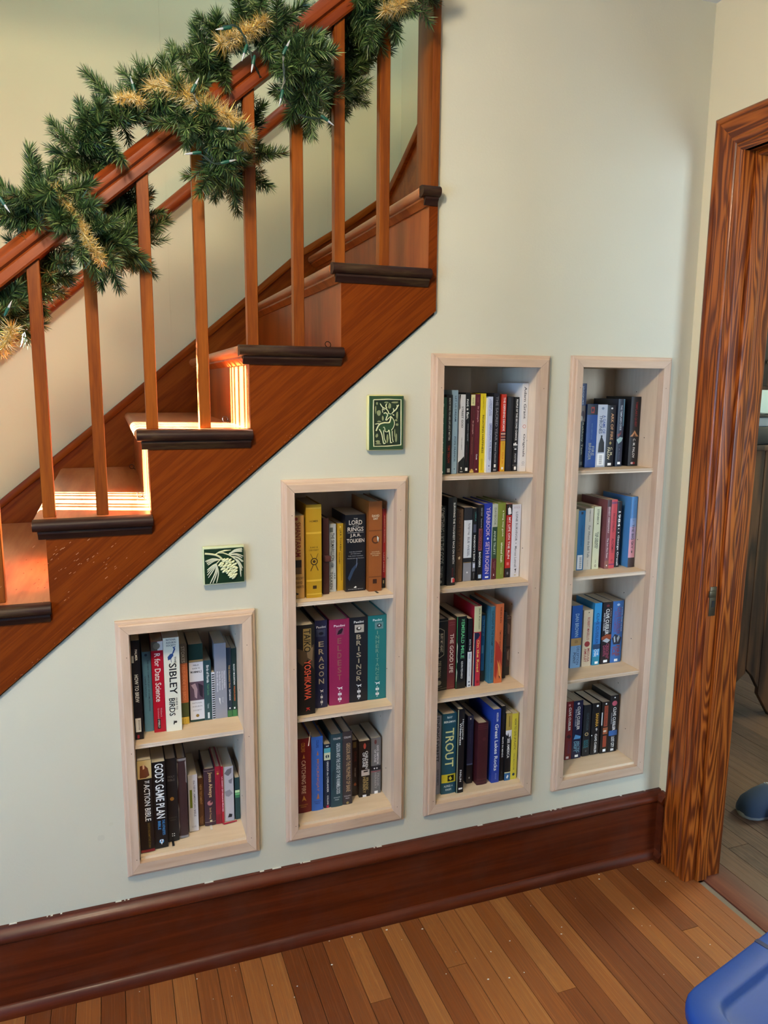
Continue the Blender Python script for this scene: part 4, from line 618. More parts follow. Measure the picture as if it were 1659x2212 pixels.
('G', 'p', 'b6bba8', 1.0416, 1.058, 0.0565, 0.226, 0.14, 'pale grey, green and maroon banded paperback', [('t', 'DAYBOOK', 0.05, 0.28, 0.5, 0.42, '6c7464'), ('b', 0.3, 0.72, '2e4a34', 0, 1), ('t', 'ANNE TRUITT', 0.35, 0.67, 0.5, 0.42, 'c4ccb8'), ('b', 0.72, 1, '5c2028', 0, 1), ('t', 'The Journal of', 0.75, 0.87, 0.65, 0.16, 'b08080'), ('t', 'an Artist', 0.77, 0.85, 0.4, 0.16, 'b08080'), ('p', 'f2f2ee', ((0.4, 0.95), (0.5, 0.92), (0.6, 0.95)))]),
('G', 'h', '77842f', 1.0586, 1.084, 0.0555, 0.229, 0.145, 'olive green hardcover with white lowercase title', [('t', 'a long way gone', 0.1, 0.44, 0.66, 0.26, 'f0f0d8'), ('t', 'ishmael beah', 0.52, 0.78, 0.6, 0.26, 'f0f0d8'), ('t', 'memoirs', 0.85, 0.94, 0.6, 0.18, 'a8b060')]),
('G', 'p', 'b8221c', 1.09, 1.109, 0.0625, 0.223, 0.138, 'red paperback with small figure in white shirt', [('b', 0, 0.15, '17171a', 0, 1), ('p', 'e8e8ea', ((0.25, 0.06), (0.5, 0.04), (0.75, 0.06), (0.9, 0.13), (0.6, 0.14), (0.3, 0.14))), ('e', 0.03, 0.5, 0.12, '6a4a3c', 0.012), ('t', 'MY LIFE ON THE RUN', 0.18, 0.74, 0.58, 0.36, 'f2f2ee'), ('t', 'THE WIT WISDOM AND INSIGHTS OF A ROAD RACING ICON', 0.18, 0.7, 0.2, 0.1, 'f0a0a0'), ('b', 0.79, 0.83, 'd87070', 0.3, 0.7), ('b', 0.87, 1, '1a1a1e', 0, 1), ('e', 0.94, 0.5, 0.16, '787880', 0.02)]),
('G', 'p', 'd5d6dc', 1.1096, 1.138, 0.0605, 0.221, 0.14, 'white paperback with grey capitals', [('h', '#1 NATIONAL', 0.02, 0.03, 0.75, 'a07080', 0.5), ('h', 'BESTSELLER', 0.04, 0.05, 0.75, 'a07080', 0.5), ('t', 'LONE SURVIVOR', 0.1, 0.5, 0.5, 0.24, '50545c'), ('e', 0.53, 0.5, 0.05, '20242c', 0.006), ('t', 'Marcus Luttrell', 0.57, 0.86, 0.5, 0.24, '60646c'), ('p', '18181c', ((0.4, 0.89), (0.65, 0.88), (0.6, 0.9), (0.55, 0.94), (0.5, 0.94), (0.52, 0.905))), ('b', 0.965, 0.975, 'c0a868', 0.4, 0.6)]),
('H', 'h', '16140f', 0.8525, 0.906, 0.0555, 0.221, 0.145, 'black hardcover with outlined title panel', [('b', 0.03, 0.034, 'a89c84', 0, 1), ('b', 0.97, 0.974, 'a89c84', 0, 1), ('p', 'b8ac94', ((0.22, 0.16), (0.5, 0.12), (0.78, 0.16), (0.78, 0.5), (0.5, 0.54), (0.22, 0.5))), ('p', '16140f', ((0.25, 0.165), (0.5, 0.13), (0.75, 0.165), (0.75, 0.495), (0.5, 0.53), (0.25, 0.495))), ('t', 'BURY MY HEART', 0.2, 0.46, 0.62, 0.16, 'd8ccb4'), ('t', 'AT WOUNDED KNEE', 0.18, 0.48, 0.4, 0.16, 'd8ccb4'), ('t', 'DEE BROWN', 0.58, 0.81, 0.5, 0.22, 'b8a888'), ('e', 0.885, 0.5, 0.14, 'a89c84', 0), ('b', 0.94, 0.945, 'a89c84', 0.3, 0.7)]),
('H', 'p', '713036', 0.9066, 0.932, 0.0575, 0.215, 0.135, 'dusky maroon paperback with bold white title', [('b', 0.04, 0.045, 'a06068', 0.15, 0.85), ('b', 0.07, 0.075, 'a06068', 0.15, 0.85), ('t', 'THE GOOD LIFE', 0.2, 0.76, 0.5, 0.48, 'f4ece8'), ('e', 0.92, 0.5, 0.06, '401820', 0.006), ('b', 0.965, 0.968, 'a06068', 0.1, 0.9)]),
('H', 'p', '0f1416', 0.9326, 0.964, 0.0515, 0.224, 0.149, 'black paperback with green title and white creases', [('h', 'THE', 0.04, 0.07, 0.3, '70b890', 0.62), ('t', 'EMERALD', 0.08, 0.37, 0.62, 0.34, '66c48c'), ('t', 'MILE', 0.4, 0.58, 0.62, 0.34, '66c48c'), ('t', 'KEVIN FEDARKO', 0.62, 0.86, 0.6, 0.2, 'e0e4e0'), ('p', 'd8dcdc', ((0.05, 0.35), (0.12, 0.4), (0.08, 0.55), (0.14, 0.62), (0.08, 0.64), (0.02, 0.5))), ('p', 'c8cccc', ((0.03, 0.7), (0.12, 0.76), (0.06, 0.9), (0.03, 0.88))), ('p', '44b070', ((0, 0), (0.06, 0), (0.03, 1), (0, 1)))]),
('H', 'p', '14151b', 0.97, 0.984, 0.053, 0.214, 0.13, 'half black half white thin paperback', [('t', 'INTO THE', 0.3, 0.46, 0.5, 0.36, 'd8d8d8'), ('b', 0.48, 1, 'd4dae0', 0, 1), ('t', 'WILD', 0.5, 0.58, 0.5, 0.36, '3060a0'), ('t', 'JON KRAKAUER', 0.63, 0.84, 0.5, 0.2, '606878'), ('e', 0.92, 0.5, 0.2, '404c60', 0.012), ('b', 0.96, 0.98, '606878', 0.3, 0.8)]),
('H', 'h', 'b9263a', 0.99, 1.014, 0.054, 0.25, 0.146, 'red hardcover with torn cream jacket top', [('b', 0, 0.32, 'c4c69e', 0, 1), ('t', 'Jack Kerouac', 0.03, 0.29, 0.68, 0.24, '26281c'), ('p', '1c2040', ((0, 0.33), (0.65, 0.33), (0.82, 0.37), (0.95, 0.33), (0.95, 0.345), (0.6, 0.4), (0.3, 0.42), (0.3, 1), (0, 1))), ('p', 'd8d8b8', ((0, 0.33), (0.08, 0.33), (0.08, 1), (0, 1))), ('t', 'On the Road', 0.42, 0.82, 0.62, 0.3, 'f0d070'), ('b', 0.93, 0.965, '8c1424', 0.5, 0.85)]),
('H', 'p', '1c2c30', 1.03, 1.045, 0.0825, 0.213, 0.118, 'dark book with bright blue label', [('b', 0.02, 0.84, '1f66a0', 0.0, 0.72), ('t', 'The Year of', 0.08, 0.32, 0.4, 0.34, '70b0c0'), ('b', 0.46, 0.58, '60a4c8', 0.1, 0.5)]),
('H', 'p', '3b7288', 1.0456, 1.062, 0.0585, 0.242, 0.142, 'steel blue paperback with worn gloss', [('t', 'DAYLIGHT IN THE SWAMP', 0.06, 0.51, 0.5, 0.42, '16303c'), ('t', 'Robert W. Wells', 0.56, 0.73, 0.5, 0.26, '1c3a48'), ('t', 'NorthWord', 0.79, 0.95, 0.5, 0.24, '24485a'), ('b', 0, 1, '2c5c72', 0, 0.08)]),
('H', 'p', 'c8683a', 1.0626, 1.088, 0.0535, 0.25, 0.147, 'orange flame-patterned paperback', [('p', 'a83424', ((0, 0.45), (0.4, 0.5), (0.9, 0.62), (0.95, 0.8), (0.6, 0.7), (0.2, 0.95), (0, 0.9))), ('p', 'dc9c50', ((0.3, 0.7), (0.7, 0.8), (0.95, 0.95), (0.6, 0.9))), ('t', 'THE BIG BURN', 0.04, 0.24, 0.62, 0.2, '4c1c14'), ('t', 'TIMOTHY EGAN', 0.33, 0.55, 0.62, 0.2, '4c1c14'), ('p', '401810', ((0.55, 0.9), (0.75, 0.92), (0.65, 0.95)))]),
('H', 'h', '17191a', 1.105, 1.116, 0.0815, 0.213, 0.119, 'narrow black book beside the orange paperback', [('t', 'RIVER HORSE', 0.15, 0.6, 0.5, 0.4, '3c4438')]),
('H', 'p', '4e322e', 1.127, 1.1398, 0.1, 0.191, 0.1, 'small mottled brown paperback', [('p', '7a5a50', ((0.1, 0.1), (0.8, 0.15), (0.6, 0.3), (0.2, 0.28))), ('p', '8c7464', ((0.2, 0.6), (0.8, 0.55), (0.7, 0.75), (0.3, 0.72))), ('b', 0.5, 0.54, '2c1c1a', 0, 1), ('b', 0.85, 0.98, '38302c', 0, 1), ('b', 0.02, 0.03, 'a89080', 0, 1)]),
('I', 'p', 'a9a8b0', 0.8525, 0.874, 0.0185, 0.249, 0.14, 'light grey paperback with dark capitals', [('t', 'FINDING EVERETT', 0.02, 0.58, 0.45, 0.5, '22242c'), ('t', 'DAVID ROBERTS', 0.68, 0.88, 0.6, 0.3, '50545c'), ('b', 0.93, 0.99, '505460', 0.05, 0.35)]),
('I', 'h', '1d4d5c', 0.8746, 0.92, 0.011, 0.254, 0.16, 'wide teal hardcover with cream title', [('h', 'RAY', 0.03, 0.055, 0.36, 'e0e4dc', 0.5), ('h', 'BERGMAN', 0.085, 0.11, 0.8, 'e0e4dc', 0.5), ('t', 'TROUT', 0.18, 0.66, 0.52, 0.62, 'd0cf8e'), ('b', 0.75, 0.855, 'c8bc30', 0, 1), ('b', 0.765, 0.84, '1c1c14', 0.42, 0.88), ('p', 'c8bc30', ((0.5, 0.8), (0.62, 0.775), (0.75, 0.81), (0.62, 0.83))), ('h', 'ALFRED A.', 0.885, 0.91, 0.66, 'd0d8d4', 0.5), ('h', 'KNOPF', 0.93, 0.955, 0.42, 'd0d8d4', 0.5)]),
('I', 'h', '121216', 0.9206, 0.943, 0.004, 0.266, 0.16, 'tall black hardcover with pale left edge', [('t', 'Harvesting', 0.12, 0.36, 0.72, 0.26, 'f2f2ee'), ('t', 'Wilderness', 0.16, 0.42, 0.4, 0.26, 'f2f2ee'), ('t', 'PARLIN', 0.72, 0.86, 0.55, 0.26, 'f2f2ee'), ('b', 0.935, 0.955, 'f2f2ee', 0.3, 0.85), ('b', 0, 1, 'a4ae8c', 0, 0.09)]),
('I', 'h', '222a4c', 0.973, 0.993, 0.044, 0.22, 0.13, 'slim navy hardcover with black base', [('e', 0.04, 0.45, 0.1, 'f2f2ee', 0.012), ('t', 'The Living Land', 0.12, 0.4, 0.5, 0.24, '3a4470'), ('b', 0.7, 0.72, '6070a0', 0, 1), ('b', 0.72, 1, '16161e', 0, 1), ('e', 0.91, 0.45, 0.12, 'c0c0c8', 0.014)]),
('I', 'h', '401820', 0.999, 1.033, 0.0245, 0.202, 0.16, 'old oxblood leather hardcover with ridged spine', [('b', 0.03, 0.04, '5c2830', 0, 1), ('b', 0.06, 0.07, '5c2830', 0, 1), ('b', 0.09, 0.1, '5c2830', 0, 1), ('e', 0.26, 0.6, 0.18, '52222a', 0.03), ('b', 0.9, 0.91, '5c2830', 0, 1), ('b', 0.95, 0.96, '5c2830', 0, 1)]),
('I', 'p', '25409a', 1.047, 1.073, 0.0225, 0.24, 0.165, 'large royal blue paperback with white serif title', [('t', 'KESLER', 0.05, 0.17, 0.55, 0.22, 'f2f2ee'), ('t', 'Great Lakes Rocks', 0.2, 0.83, 0.5, 0.44, 'f2f2ee'), ('t', 'MICHIGAN', 0.87, 0.95, 0.55, 0.2, '8090c8')]),
('I', 'p', '131317', 1.077, 1.091, 0.026, 0.245, 0.16, 'black paperback with tiny white capitals', [('t', 'JONES ATLAS', 0.05, 0.3, 0.5, 0.3, '1f2c48'), ('t', 'MAPS IN MINDS', 0.41, 0.68, 0.5, 0.34, 'f2f2ee'), ('e', 0.88, 0.5, 0.1, '303440', 0.02)]),
('I', 'p', '17181a', 1.0916, 1.112, 0.022, 0.221, 0.14, 'tan and black paperback with tree silhouette', [('b', 0, 0.28, 'b09848', 0, 1), ('b', 0.04, 0.2, '3c3418', 0.5, 0.58), ('b', 0.25, 0.4, 'dcdce0', 0, 1), ('p', '17181a', ((0, 0.3), (0.25, 0.33), (0.4, 0.28), (0.55, 0.36), (0.8, 0.33), (1, 0.42), (1, 0.5), (0, 0.5))), ('t', 'SEE AMERICA', 0.37, 0.66, 0.5, 0.42, 'f2f2ee'), ('b', 0.88, 1, '2c6494', 0, 1), ('b', 0.87, 0.885, 'd0d0a0', 0, 1), ('p', 'f2f2ee', ((0.3, 0.95), (0.5, 0.91), (0.7, 0.93), (0.5, 0.97)))]),
('I', 'p', 'cfc440', 1.1126, 1.134, 0.0225, 0.217, 0.14, 'lemon yellow paperback with grey capitals', [('t', 'HOW TO GIVE UP PLASTIC', 0.08, 0.55, 0.55, 0.32, '4a4a34'), ('t', 'WILL McCALLUM', 0.6, 0.85, 0.5, 0.22, '8a8440'), ('e', 0.92, 0.5, 0.2, '1c3c50', 0.022)]),
('J', 'p', '14131a', 1.339, 1.359, 0.08, 0.254, 0.11, 'tallest paperback, slate blue above black', [('b', 0, 0.26, '454e72', 0, 1), ('t', 'BRIAN', 0.07, 0.22, 0.72, 0.26, '2a3054'), ('t', 'JACQUES', 0.03, 0.25, 0.38, 0.26, 'd0d4e0'), ('b', 0.26, 0.45, '7a6a64', 0, 1), ('e', 0.37, 0.5, 0.3, '4a2c34', 0.05), ('e', 0.41, 0.3, 0.2, 'b8b0a4', 0.03), ('t', 'Rakkety Tam', 0.46, 0.84, 0.55, 0.42, 'b4b09c'), ('b', 0.93, 0.97, '606058', 0.4, 0.8)]),
('J', 'p', '1e4b9e', 1.3596, 1.397, 0.072, 0.192, 0.1, 'blue paperback with navy top and red logo', [('b', 0, 0.165, '151b30', 0, 1), ('b', 0.04, 0.14, 'a83028', 0.35, 0.66), ('e', 0.09, 0.5, 0.09, '151b30', 0.03), ('t', 'FIRE', 0.66, 0.81, 0.68, 0.26, 'a8b0b0'), ('t', 'BRINGER', 0.61, 0.88, 0.38, 0.26, 'a8b0b0'), ('t', 'DAVID CLEMENT-DAVIES', 0.3, 0.55, 0.5, 0.12, '5c80b8')]),
('J', 'p', 'b4bccc', 1.3976, 1.432, 0.072, 0.191, 0.11, 'silver white paperback with cloaked figure', [('t', 'A GAME OF', 0.17, 0.46, 0.7, 0.3, '1c4490'), ('t', 'THRONES', 0.17, 0.46, 0.36, 0.34, '20345c'), ('e', 0.06, 0.5, 0.14, '70809c', 0.02), ('p', '1c1c20', ((0.2, 0.76), (0.25, 0.62), (0.4, 0.53), (0.5, 0.49), (0.62, 0.54), (0.8, 0.6), (0.85, 0.76))), ('e', 0.5, 0.5, 0.1, '1c1c20', 0.014), ('b', 0.78, 0.97, 'eceef0', 0.15, 0.85), ('t', '||||||||||', 0.81, 0.95, 0.5, 0.3, '303438')]),
('J', 'p', '15121a', 1.4326, 1.463, 0.072, 0.189, 0.105, 'black paperback with amber and cream title', [('e', 0.05, 0.5, 0.12, 'd0d0d0', 0.014), ('t', 'ARK OF FIRE', 0.13, 0.56, 0.6, 0.32, 'c89468'), ('p', 'a08c50', ((0.5, 0.58), (0.66, 0.61), (0.5, 0.64), (0.36, 0.61))), ('t', 'C. M.', 0.68, 0.82, 0.66, 0.26, 'd8cca4'), ('t', 'PALOV', 0.68, 0.88, 0.34, 0.28, 'd8cca4'), ('b', 0.935, 0.975, 'f2f2ee', 0.3, 0.72)]),
('J', 'p', '22293a', 1.471, 1.494, 0.072, 0.208, 0.128, 'navy paperback with silver-flared book image', [('t', "THE TEMPLAR'S CODE", 0.09, 0.46, 0.5, 0.3, 'b8bcc4'), ('p', '8ca4a0', ((0, 0.6), (0.5, 0.56), (1, 0.57), (0.8, 0.62), (0.3, 0.66))), ('p', '6c2c30', ((0, 0.52), (0.5, 0.5), (0.7, 0.46), (0.6, 0.52), (0.2, 0.56))), ('t', 'C. M. PALOV', 0.68, 0.9, 0.5, 0.2, '565a74'), ('b', 0.93, 0.965, 'f2f2ee', 0.3, 0.75), ('b', 0, 0.4, '4c6c78', 0.8, 1)]),
('J', 'p', '19181c', 1.518, 1.554, 0.072, 0.215, 0.128, 'black paperback with red title and desert tent image', [('t', "TEMPLAR'S QUEST", 0.07, 0.43, 0.55, 0.26, '8c2428'), ('p', 'b07c54', ((0.05, 0.57), (0.3, 0.53), (0.5, 0.48), (0.7, 0.53), (0.95, 0.57))), ('p', '4c3020', ((0.3, 0.57), (0.5, 0.52), (0.65, 0.57))), ('t', 'C. M. PALOV', 0.6, 0.88, 0.5, 0.24, 'd8d4d0'), ('e', 0.955, 0.4, 0.14, 'd0a8a0', 0.016), ('b', 0.94, 0.97, 'a02830', 0.5, 0.7)]),
('K', 'p', 'c2b48e', 1.335, 1.346, 0.07, 0.195, 0.11, 'plain cream paperback', []),
('K', 'p', '1d6fa4', 1.3466, 1.371, 0.07, 0.189, 0.105, 'cyan blue paperback with barcode sticker', [('b', 0.02, 0.06, '14243c', 0.35, 0.65), ('t', 'FYODOR DOSTOEVSKY', 0.25, 0.6, 0.55, 0.24, '174e80'), ('b', 0.74, 0.98, 'e8eaec', 0.1, 0.85), ('t', '||||||||||||', 0.78, 0.96, 0.55, 0.34, '30343c')]),
('K', 'p', 'c4c3b8', 1.3716, 1.4, 0.07, 0.195, 0.11, 'ivory paperback with grey script title', [('t', 'HEMINGWAY', 0.02, 0.22, 0.55, 0.14, '505250'), ('t', 'For Whom the Bell Tolls', 0.28, 0.8, 0.55, 0.28, '5c5e5c'), ('t', 'Scribner', 0.84, 0.95, 0.55, 0.12, '8c8c84')]),
('K', 'p', 'd0d4b4', 1.404, 1.428, 0.07, 0.199, 0.11, 'pale green-cream paperback with black capitals', [('t', 'STEINBECK', 0.04, 0.29, 0.55, 0.28, '20241c'), ('t', 'THE GRAPES', 0.4, 0.67, 0.62, 0.26, '20241c'), ('t', 'OF WRATH', 0.42, 0.65, 0.34, 0.26, '20241c'), ('t', '1962', 0.85, 0.9, 0.5, 0.14, '707460'), ('e', 0.945, 0.5, 0.14, '4c2420', 0.02), ('e', 0.945, 0.5, 0.09, 'd0d4b4', 0.013)]),
('K', 'p', '7c4a50', 1.444, 1.459, 0.061, 0.22, 0.139, 'dusky rose paperback with white lettering', [('b', 0, 0.1, '4c3438', 0, 1), ('t', 'ERNEST HEMINGWAY', 0.1, 0.48, 0.5, 0.4, 'd8c4c4'), ('t', 'The Sun Also Rises', 0.55, 0.84, 0.5, 0.4, 'd8c8c8'), ('b', 0.88, 1, '8c5c50', 0, 1), ('e', 0.95, 0.5, 0.12, 'f2f2ee', 0.012)]),
('K', 'p', 'c24c52', 1.4596, 1.481, 0.0615, 0.22, 0.139, 'coral red paperback', [('b', 0.03, 0.06, '804060', 0, 1), ('t', 'PAULO COELHO', 0.2, 0.47, 0.5, 0.36, '501c28'), ('t', 'ALCHEMIST', 0.56, 0.77, 0.5, 0.4, '501c28'), ('e', 0.88, 0.5, 0.2, 'a83c44', 0.02), ('b', 0.93, 0.95, '80305c', 0, 1)]),
('K', 'p', '12141c', 1.489, 1.505, 0.07, 0.212, 0.13, 'slim black paperback with white handwriting', [('t', '1984', 0.15, 0.38, 0.5, 0.5, 'f2f2ee'), ('e', 0.44, 0.5, 0.42, 'f2f2ee', 0.04), ('e', 0.44, 0.5, 0.26, '12141c', 0.026), ('t', 'George Orwell', 0.51, 0.97, 0.5, 0.5, 'f2f2ee')]),
('K', 'p', '4c86c0', 1.527, 1.551, 0.0545, 0.227, 0.146, 'sky blue paperback fading to pink sunset', [('b', 0.42, 0.6, 'a898b8', 0, 1), ('b', 0.6, 0.86, 'c8909c', 0, 1), ('b', 0.3, 0.42, '7c98c4', 0, 1), ('t', 'A. B. Guthrie Jr.', 0.05, 0.36, 0.5, 0.3, '5c7cac'), ('t', 'THE BIG SKY', 0.39, 0.73, 0.5, 0.34, '24263c'), ('p', '403844', ((0.4, 0.78), (0.5, 0.75), (0.62, 0.78), (0.52, 0.8))), ('b', 0.86, 1, '3c3034', 0, 1), ('p', '40648c', ((0.0, 0.0), (0.1, 0), (0.1, 0.3), (0, 0.3)))]),
('L', 'p', '1c57a8', 1.352, 1.39, 0.085, 0.208, 0.11, 'blue over light blue paperback with tan band', [('t', 'DAN BROWN', 0.13, 0.5, 0.5, 0.36, 'a8c4dc'), ('b', 0.52, 0.64, 'b08c54', 0, 1), ('t', '#1 BESTSELLER', 0.55, 0.6, 0.5, 0.3, '5c4420'), ('b', 0.64, 1, '7ba4cc', 0, 1), ('t', 'DECEPTION', 0.66, 0.95, 0.72, 0.26, '2c4c78'), ('t', 'POINT', 0.75, 0.93, 0.38, 0.26, '1c2c48')]),
('L', 'p', 'c9bda4', 1.396, 1.43, 0.085, 0.189, 0.105, 'cream paperback with red lettering', [('p', '2a2420', ((0.5, 0.03), (0.62, 0.04), (0.5, 0.06))), ('t', 'ROBERT MASELLO', 0.13, 0.53, 0.55, 0.28, '983034'), ('e', 0.6, 0.5, 0.3, '8c2c30', 0.05), ('t', 'MEDUSA', 0.68, 0.92, 0.68, 0.26, '983034'), ('t', 'AMULET', 0.68, 0.92, 0.34, 0.26, '983034')]),
('L', 'p', '2c8ecb', 1.436, 1.463, 0.085, 0.209, 0.105, 'bright azure paperback with white title', [('b', 0.3, 0.66, '2470b4', 0, 1), ('t', 'CLIVE CUSSLER', 0.16, 0.66, 0.48, 0.38, '163c74'), ('b', 0.66, 0.74, '1c3c60', 0, 1), ('t', 'THE', 0.74, 0.84, 0.7, 0.22, 'f2f2ee'), ('t', 'CHASE', 0.74, 0.9, 0.36, 0.34, 'f2f2ee'), ('b', 0.86, 1, '1c7c9c', 0, 1), ('b', 0.94, 0.98, 'f2f2ee', 0.35, 0.8)]),
('L', 'p', '16131b', 1.467, 1.505, 0.085, 0.209, 0.105, 'black paperback with white capitals and fiery ship', [('e', 0.06, 0.5, 0.16, '602028', 0.02), ('t', 'CLIVE CUSSLER', 0.11, 0.52, 0.5, 0.34, 'f2f2ee'), ('t', 'AND DIRK CUSSLER', 0.17, 0.46, 0.2, 0.16, 'd0d0d4'), ('t', 'A DIRK PITT NOVEL', 0.1, 0.5, 0.82, 0.08, 'b0b0b8'), ('p', '8c4020', ((0, 0.56), (0.5, 0.52), (1, 0.53), (1, 0.6), (0.5, 0.62), (0, 0.6))), ('p', 'a8b0b8', ((0.1, 0.62), (0.5, 0.58), (0.9, 0.62), (0.6, 0.66))), ('t', 'CRESCENT', 0.67, 0.92, 0.66, 0.3, 'a04864'), ('t', 'DAWN', 0.7, 0.87, 0.34, 0.3, 'a04864'), ('b', 0.935, 0.975, 'f2f2ee', 0.3, 0.7)]),
('L', 'p', '2f66a8', 1.5056, 1.547, 0.085, 0.209, 0.105, 'medium blue paperback with red lettering and silver debris', [('e', 0.06, 0.5, 0.14, 'a0bcd8', 0.02), ('t', 'CLIVE CUSSLER', 0.1, 0.54, 0.6, 0.34, '783c5c'), ('t', 'AND PAUL KEMPRECOS', 0.16, 0.5, 0.28, 0.22, '6c4470'), ('t', 'A NOVEL FROM THE FILES', 0.1, 0.5, 0.88, 0.08, 'c0d0e0'), ('p', '1c2438', ((0.05, 0.6), (0.3, 0.53), (0.6, 0.56), (0.95, 0.6), (0.8, 0.7), (0.2, 0.7))), ('p', '9ca8b0', ((0.2, 0.58), (0.32, 0.56), (0.4, 0.66), (0.28, 0.67))), ('p', '9ca8b0', ((0.5, 0.6), (0.7, 0.55), (0.78, 0.6), (0.6, 0.67))), ('t', 'FIRE', 0.72, 0.9, 0.66, 0.34, '8c3c30'), ('t', 'ICE', 0.74, 0.88, 0.3, 0.34, '8c3c30'), ('b', 0.94, 0.98, 'f2f2ee', 0.36, 0.68)]),
('M', 'p', '6d181c', 1.342, 1.367, 0.074, 0.201, 0.105, 'dark red paperback with white capitals', [('e', 0.06, 0.4, 0.16, 'c08080', 0.02), ('t', 'CLIVE CUSSLER', 0.1, 0.5, 0.5, 0.34, 'f2f2ee'), ('p', '34101c', ((0.1, 0.6), (0.5, 0.56), (0.9, 0.6), (0.6, 0.64))), ('t', 'CORSAIR', 0.68, 0.9, 0.55, 0.34, '4c2c54'), ('b', 0.94, 0.98, 'd0c0c0', 0.2, 0.6)]),
('M', 'p', '11173a', 1.3676, 1.403, 0.0735, 0.2, 0.105, 'navy paperback with ice-blue fin and title', [('e', 0.05, 0.5, 0.12, 'd0d0d8', 0.02), ('t', 'CLIVE CUSSLER', 0.1, 0.5, 0.56, 0.3, 'f2f2ee'), ('t', 'AND DIRK CUSSLER', 0.14, 0.44, 0.28, 0.14, 'c0c4d0'), ('p', '4c90c8', ((0.15, 0.66), (0.3, 0.58), (0.9, 0.62), (0.85, 0.66))), ('t', 'ARCTIC', 0.7, 0.9, 0.66, 0.28, '7cb4cc'), ('t', 'DRIFT', 0.7, 0.88, 0.34, 0.3, '7cb4cc'), ('b', 0.935, 0.975, 'f2f2ee', 0.35, 0.7)]),
('M', 'p', '13181f', 1.41, 1.438, 0.0765, 0.179, 0.105, 'black paperback with dull teal lettering', [('t', 'CLIVE CUSSLER', 0.16, 0.5, 0.55, 0.3, '40545c'), ('e', 0.57, 0.5, 0.26, 'a89468', 0.035), ('e', 0.57, 0.5, 0.14, '13181f', 0.02), ('t', 'SHOCK', 0.68, 0.84, 0.62, 0.34, '2c7480'), ('t', 'WAVE', 0.68, 0.84, 0.28, 0.3, '2c7480'), ('e', 0.9, 0.5, 0.1, '50585c', 0.02)]),
('M', 'p', '0f0f12', 1.442, 1.474, 0.0765, 0.181, 0.105, 'black paperback with amber yellow title', [('e', 0.06, 0.62, 0.14, 'f2f2ee', 0.02), ('t', 'SAHARA', 0.2, 0.46, 0.62, 0.34, 'd8a43c'), ('p', 'b0b0b0', ((0.5, 0.5), (0.6, 0.48), (0.75, 0.51), (0.6, 0.55))), ('t', 'CLIVE CUSSLER', 0.6, 0.97, 0.58, 0.26, 'f2f2ee'), ('e', 0.62, 0.08, 0.06, 'f2f2ee', 0.012)]),
('M', 'p', '17110f', 1.478, 1.509, 0.0745, 0.181, 0.105, 'black paperback with rust red panels', [('b', 0.08, 0.48, '8c3c26', 0.32, 0.78), ('e', 0.04, 0.5, 0.1, 'f2f2ee', 0.015), ('t', 'CLIVE CUSSLER', 0.1, 0.46, 0.55, 0.24, '5a2418'), ('b', 0.5, 0.63, '94502f', 0.25, 0.85), ('e', 0.57, 0.5, 0.2, 'c8bca8', 0.02), ('b', 0.66, 0.88, '8c3c26', 0.3, 0.75), ('b', 0.2, 0.45, 'c8d0d0', 0, 0.12), ('b', 0.92, 0.97, 'f2f2ee', 0.35, 0.72)]),
('M', 'p', '101014', 1.5096, 1.543, 0.074, 0.199, 0.105, 'black paperback with pink roundel and white capitals', [('e', 0.04, 0.5, 0.08, 'f2f2ee', 0.012), ('e', 0.14, 0.5, 0.3, 'a84c60', 0.045), ('t', 'CLIVE CUSSLER', 0.21, 0.62, 0.55, 0.34, 'f2f2ee'), ('t', 'WITH PAUL KEMPRECOS', 0.3, 0.5, 0.22, 0.1, 'b0b0b4'), ('b', 0.62, 0.71, '2c5c9c', 0, 1), ('t', 'LOST CITY', 0.73, 0.92, 0.5, 0.36, 'f2f2ee'), ('b', 0.94, 0.98, 'd8d8d8', 0.3, 0.66)])]

_txt = {}
def letters(strings):
    obs = []
    for s in sorted(set(strings)):
        cu = bpy.data.curves.new('print', 'FONT'); cu.body = s; cu.resolution_u = 2; cu.fill_mode = 'FRONT'
        cu.offset = .012
        o = bpy.data.objects.new('print', cu); COL.objects.link(o); obs.append((s, o))
    dg = bpy.context.evaluated_depsgraph_get()
    for s, o in obs:
        me = bpy.data.meshes.new_from_object(o.evaluated_get(dg))
        vs = [tuple(v.co[:2]) for v in me.vertices]; fs = [tuple(p.vertices) for p in me.polygons]
        ax, bx = min(v[0] for v in vs), max(v[0] for v in vs); ay, by = min(v[1] for v in vs), max(v[1] for v in vs)
        _txt[s] = ([((x-ax)/max(bx-ax, 1e-6), (y-ay)/max(by-ay, 1e-6)) for x, y in vs], fs)
        bpy.data.meshes.remove(me)
    for s, o in obs:
        cu = o.data; bpy.data.objects.remove(o); bpy.data.curves.remove(cu)
letters([q[1] for b in BOOKS for q in b[9] if q[0] in 'th' and len(q[0]) == 1] + list('KNOPF'))
PAGES = mat('bdb29c', .8, name='page_paper')
def blob(pts, curve, n=1):
    return pts
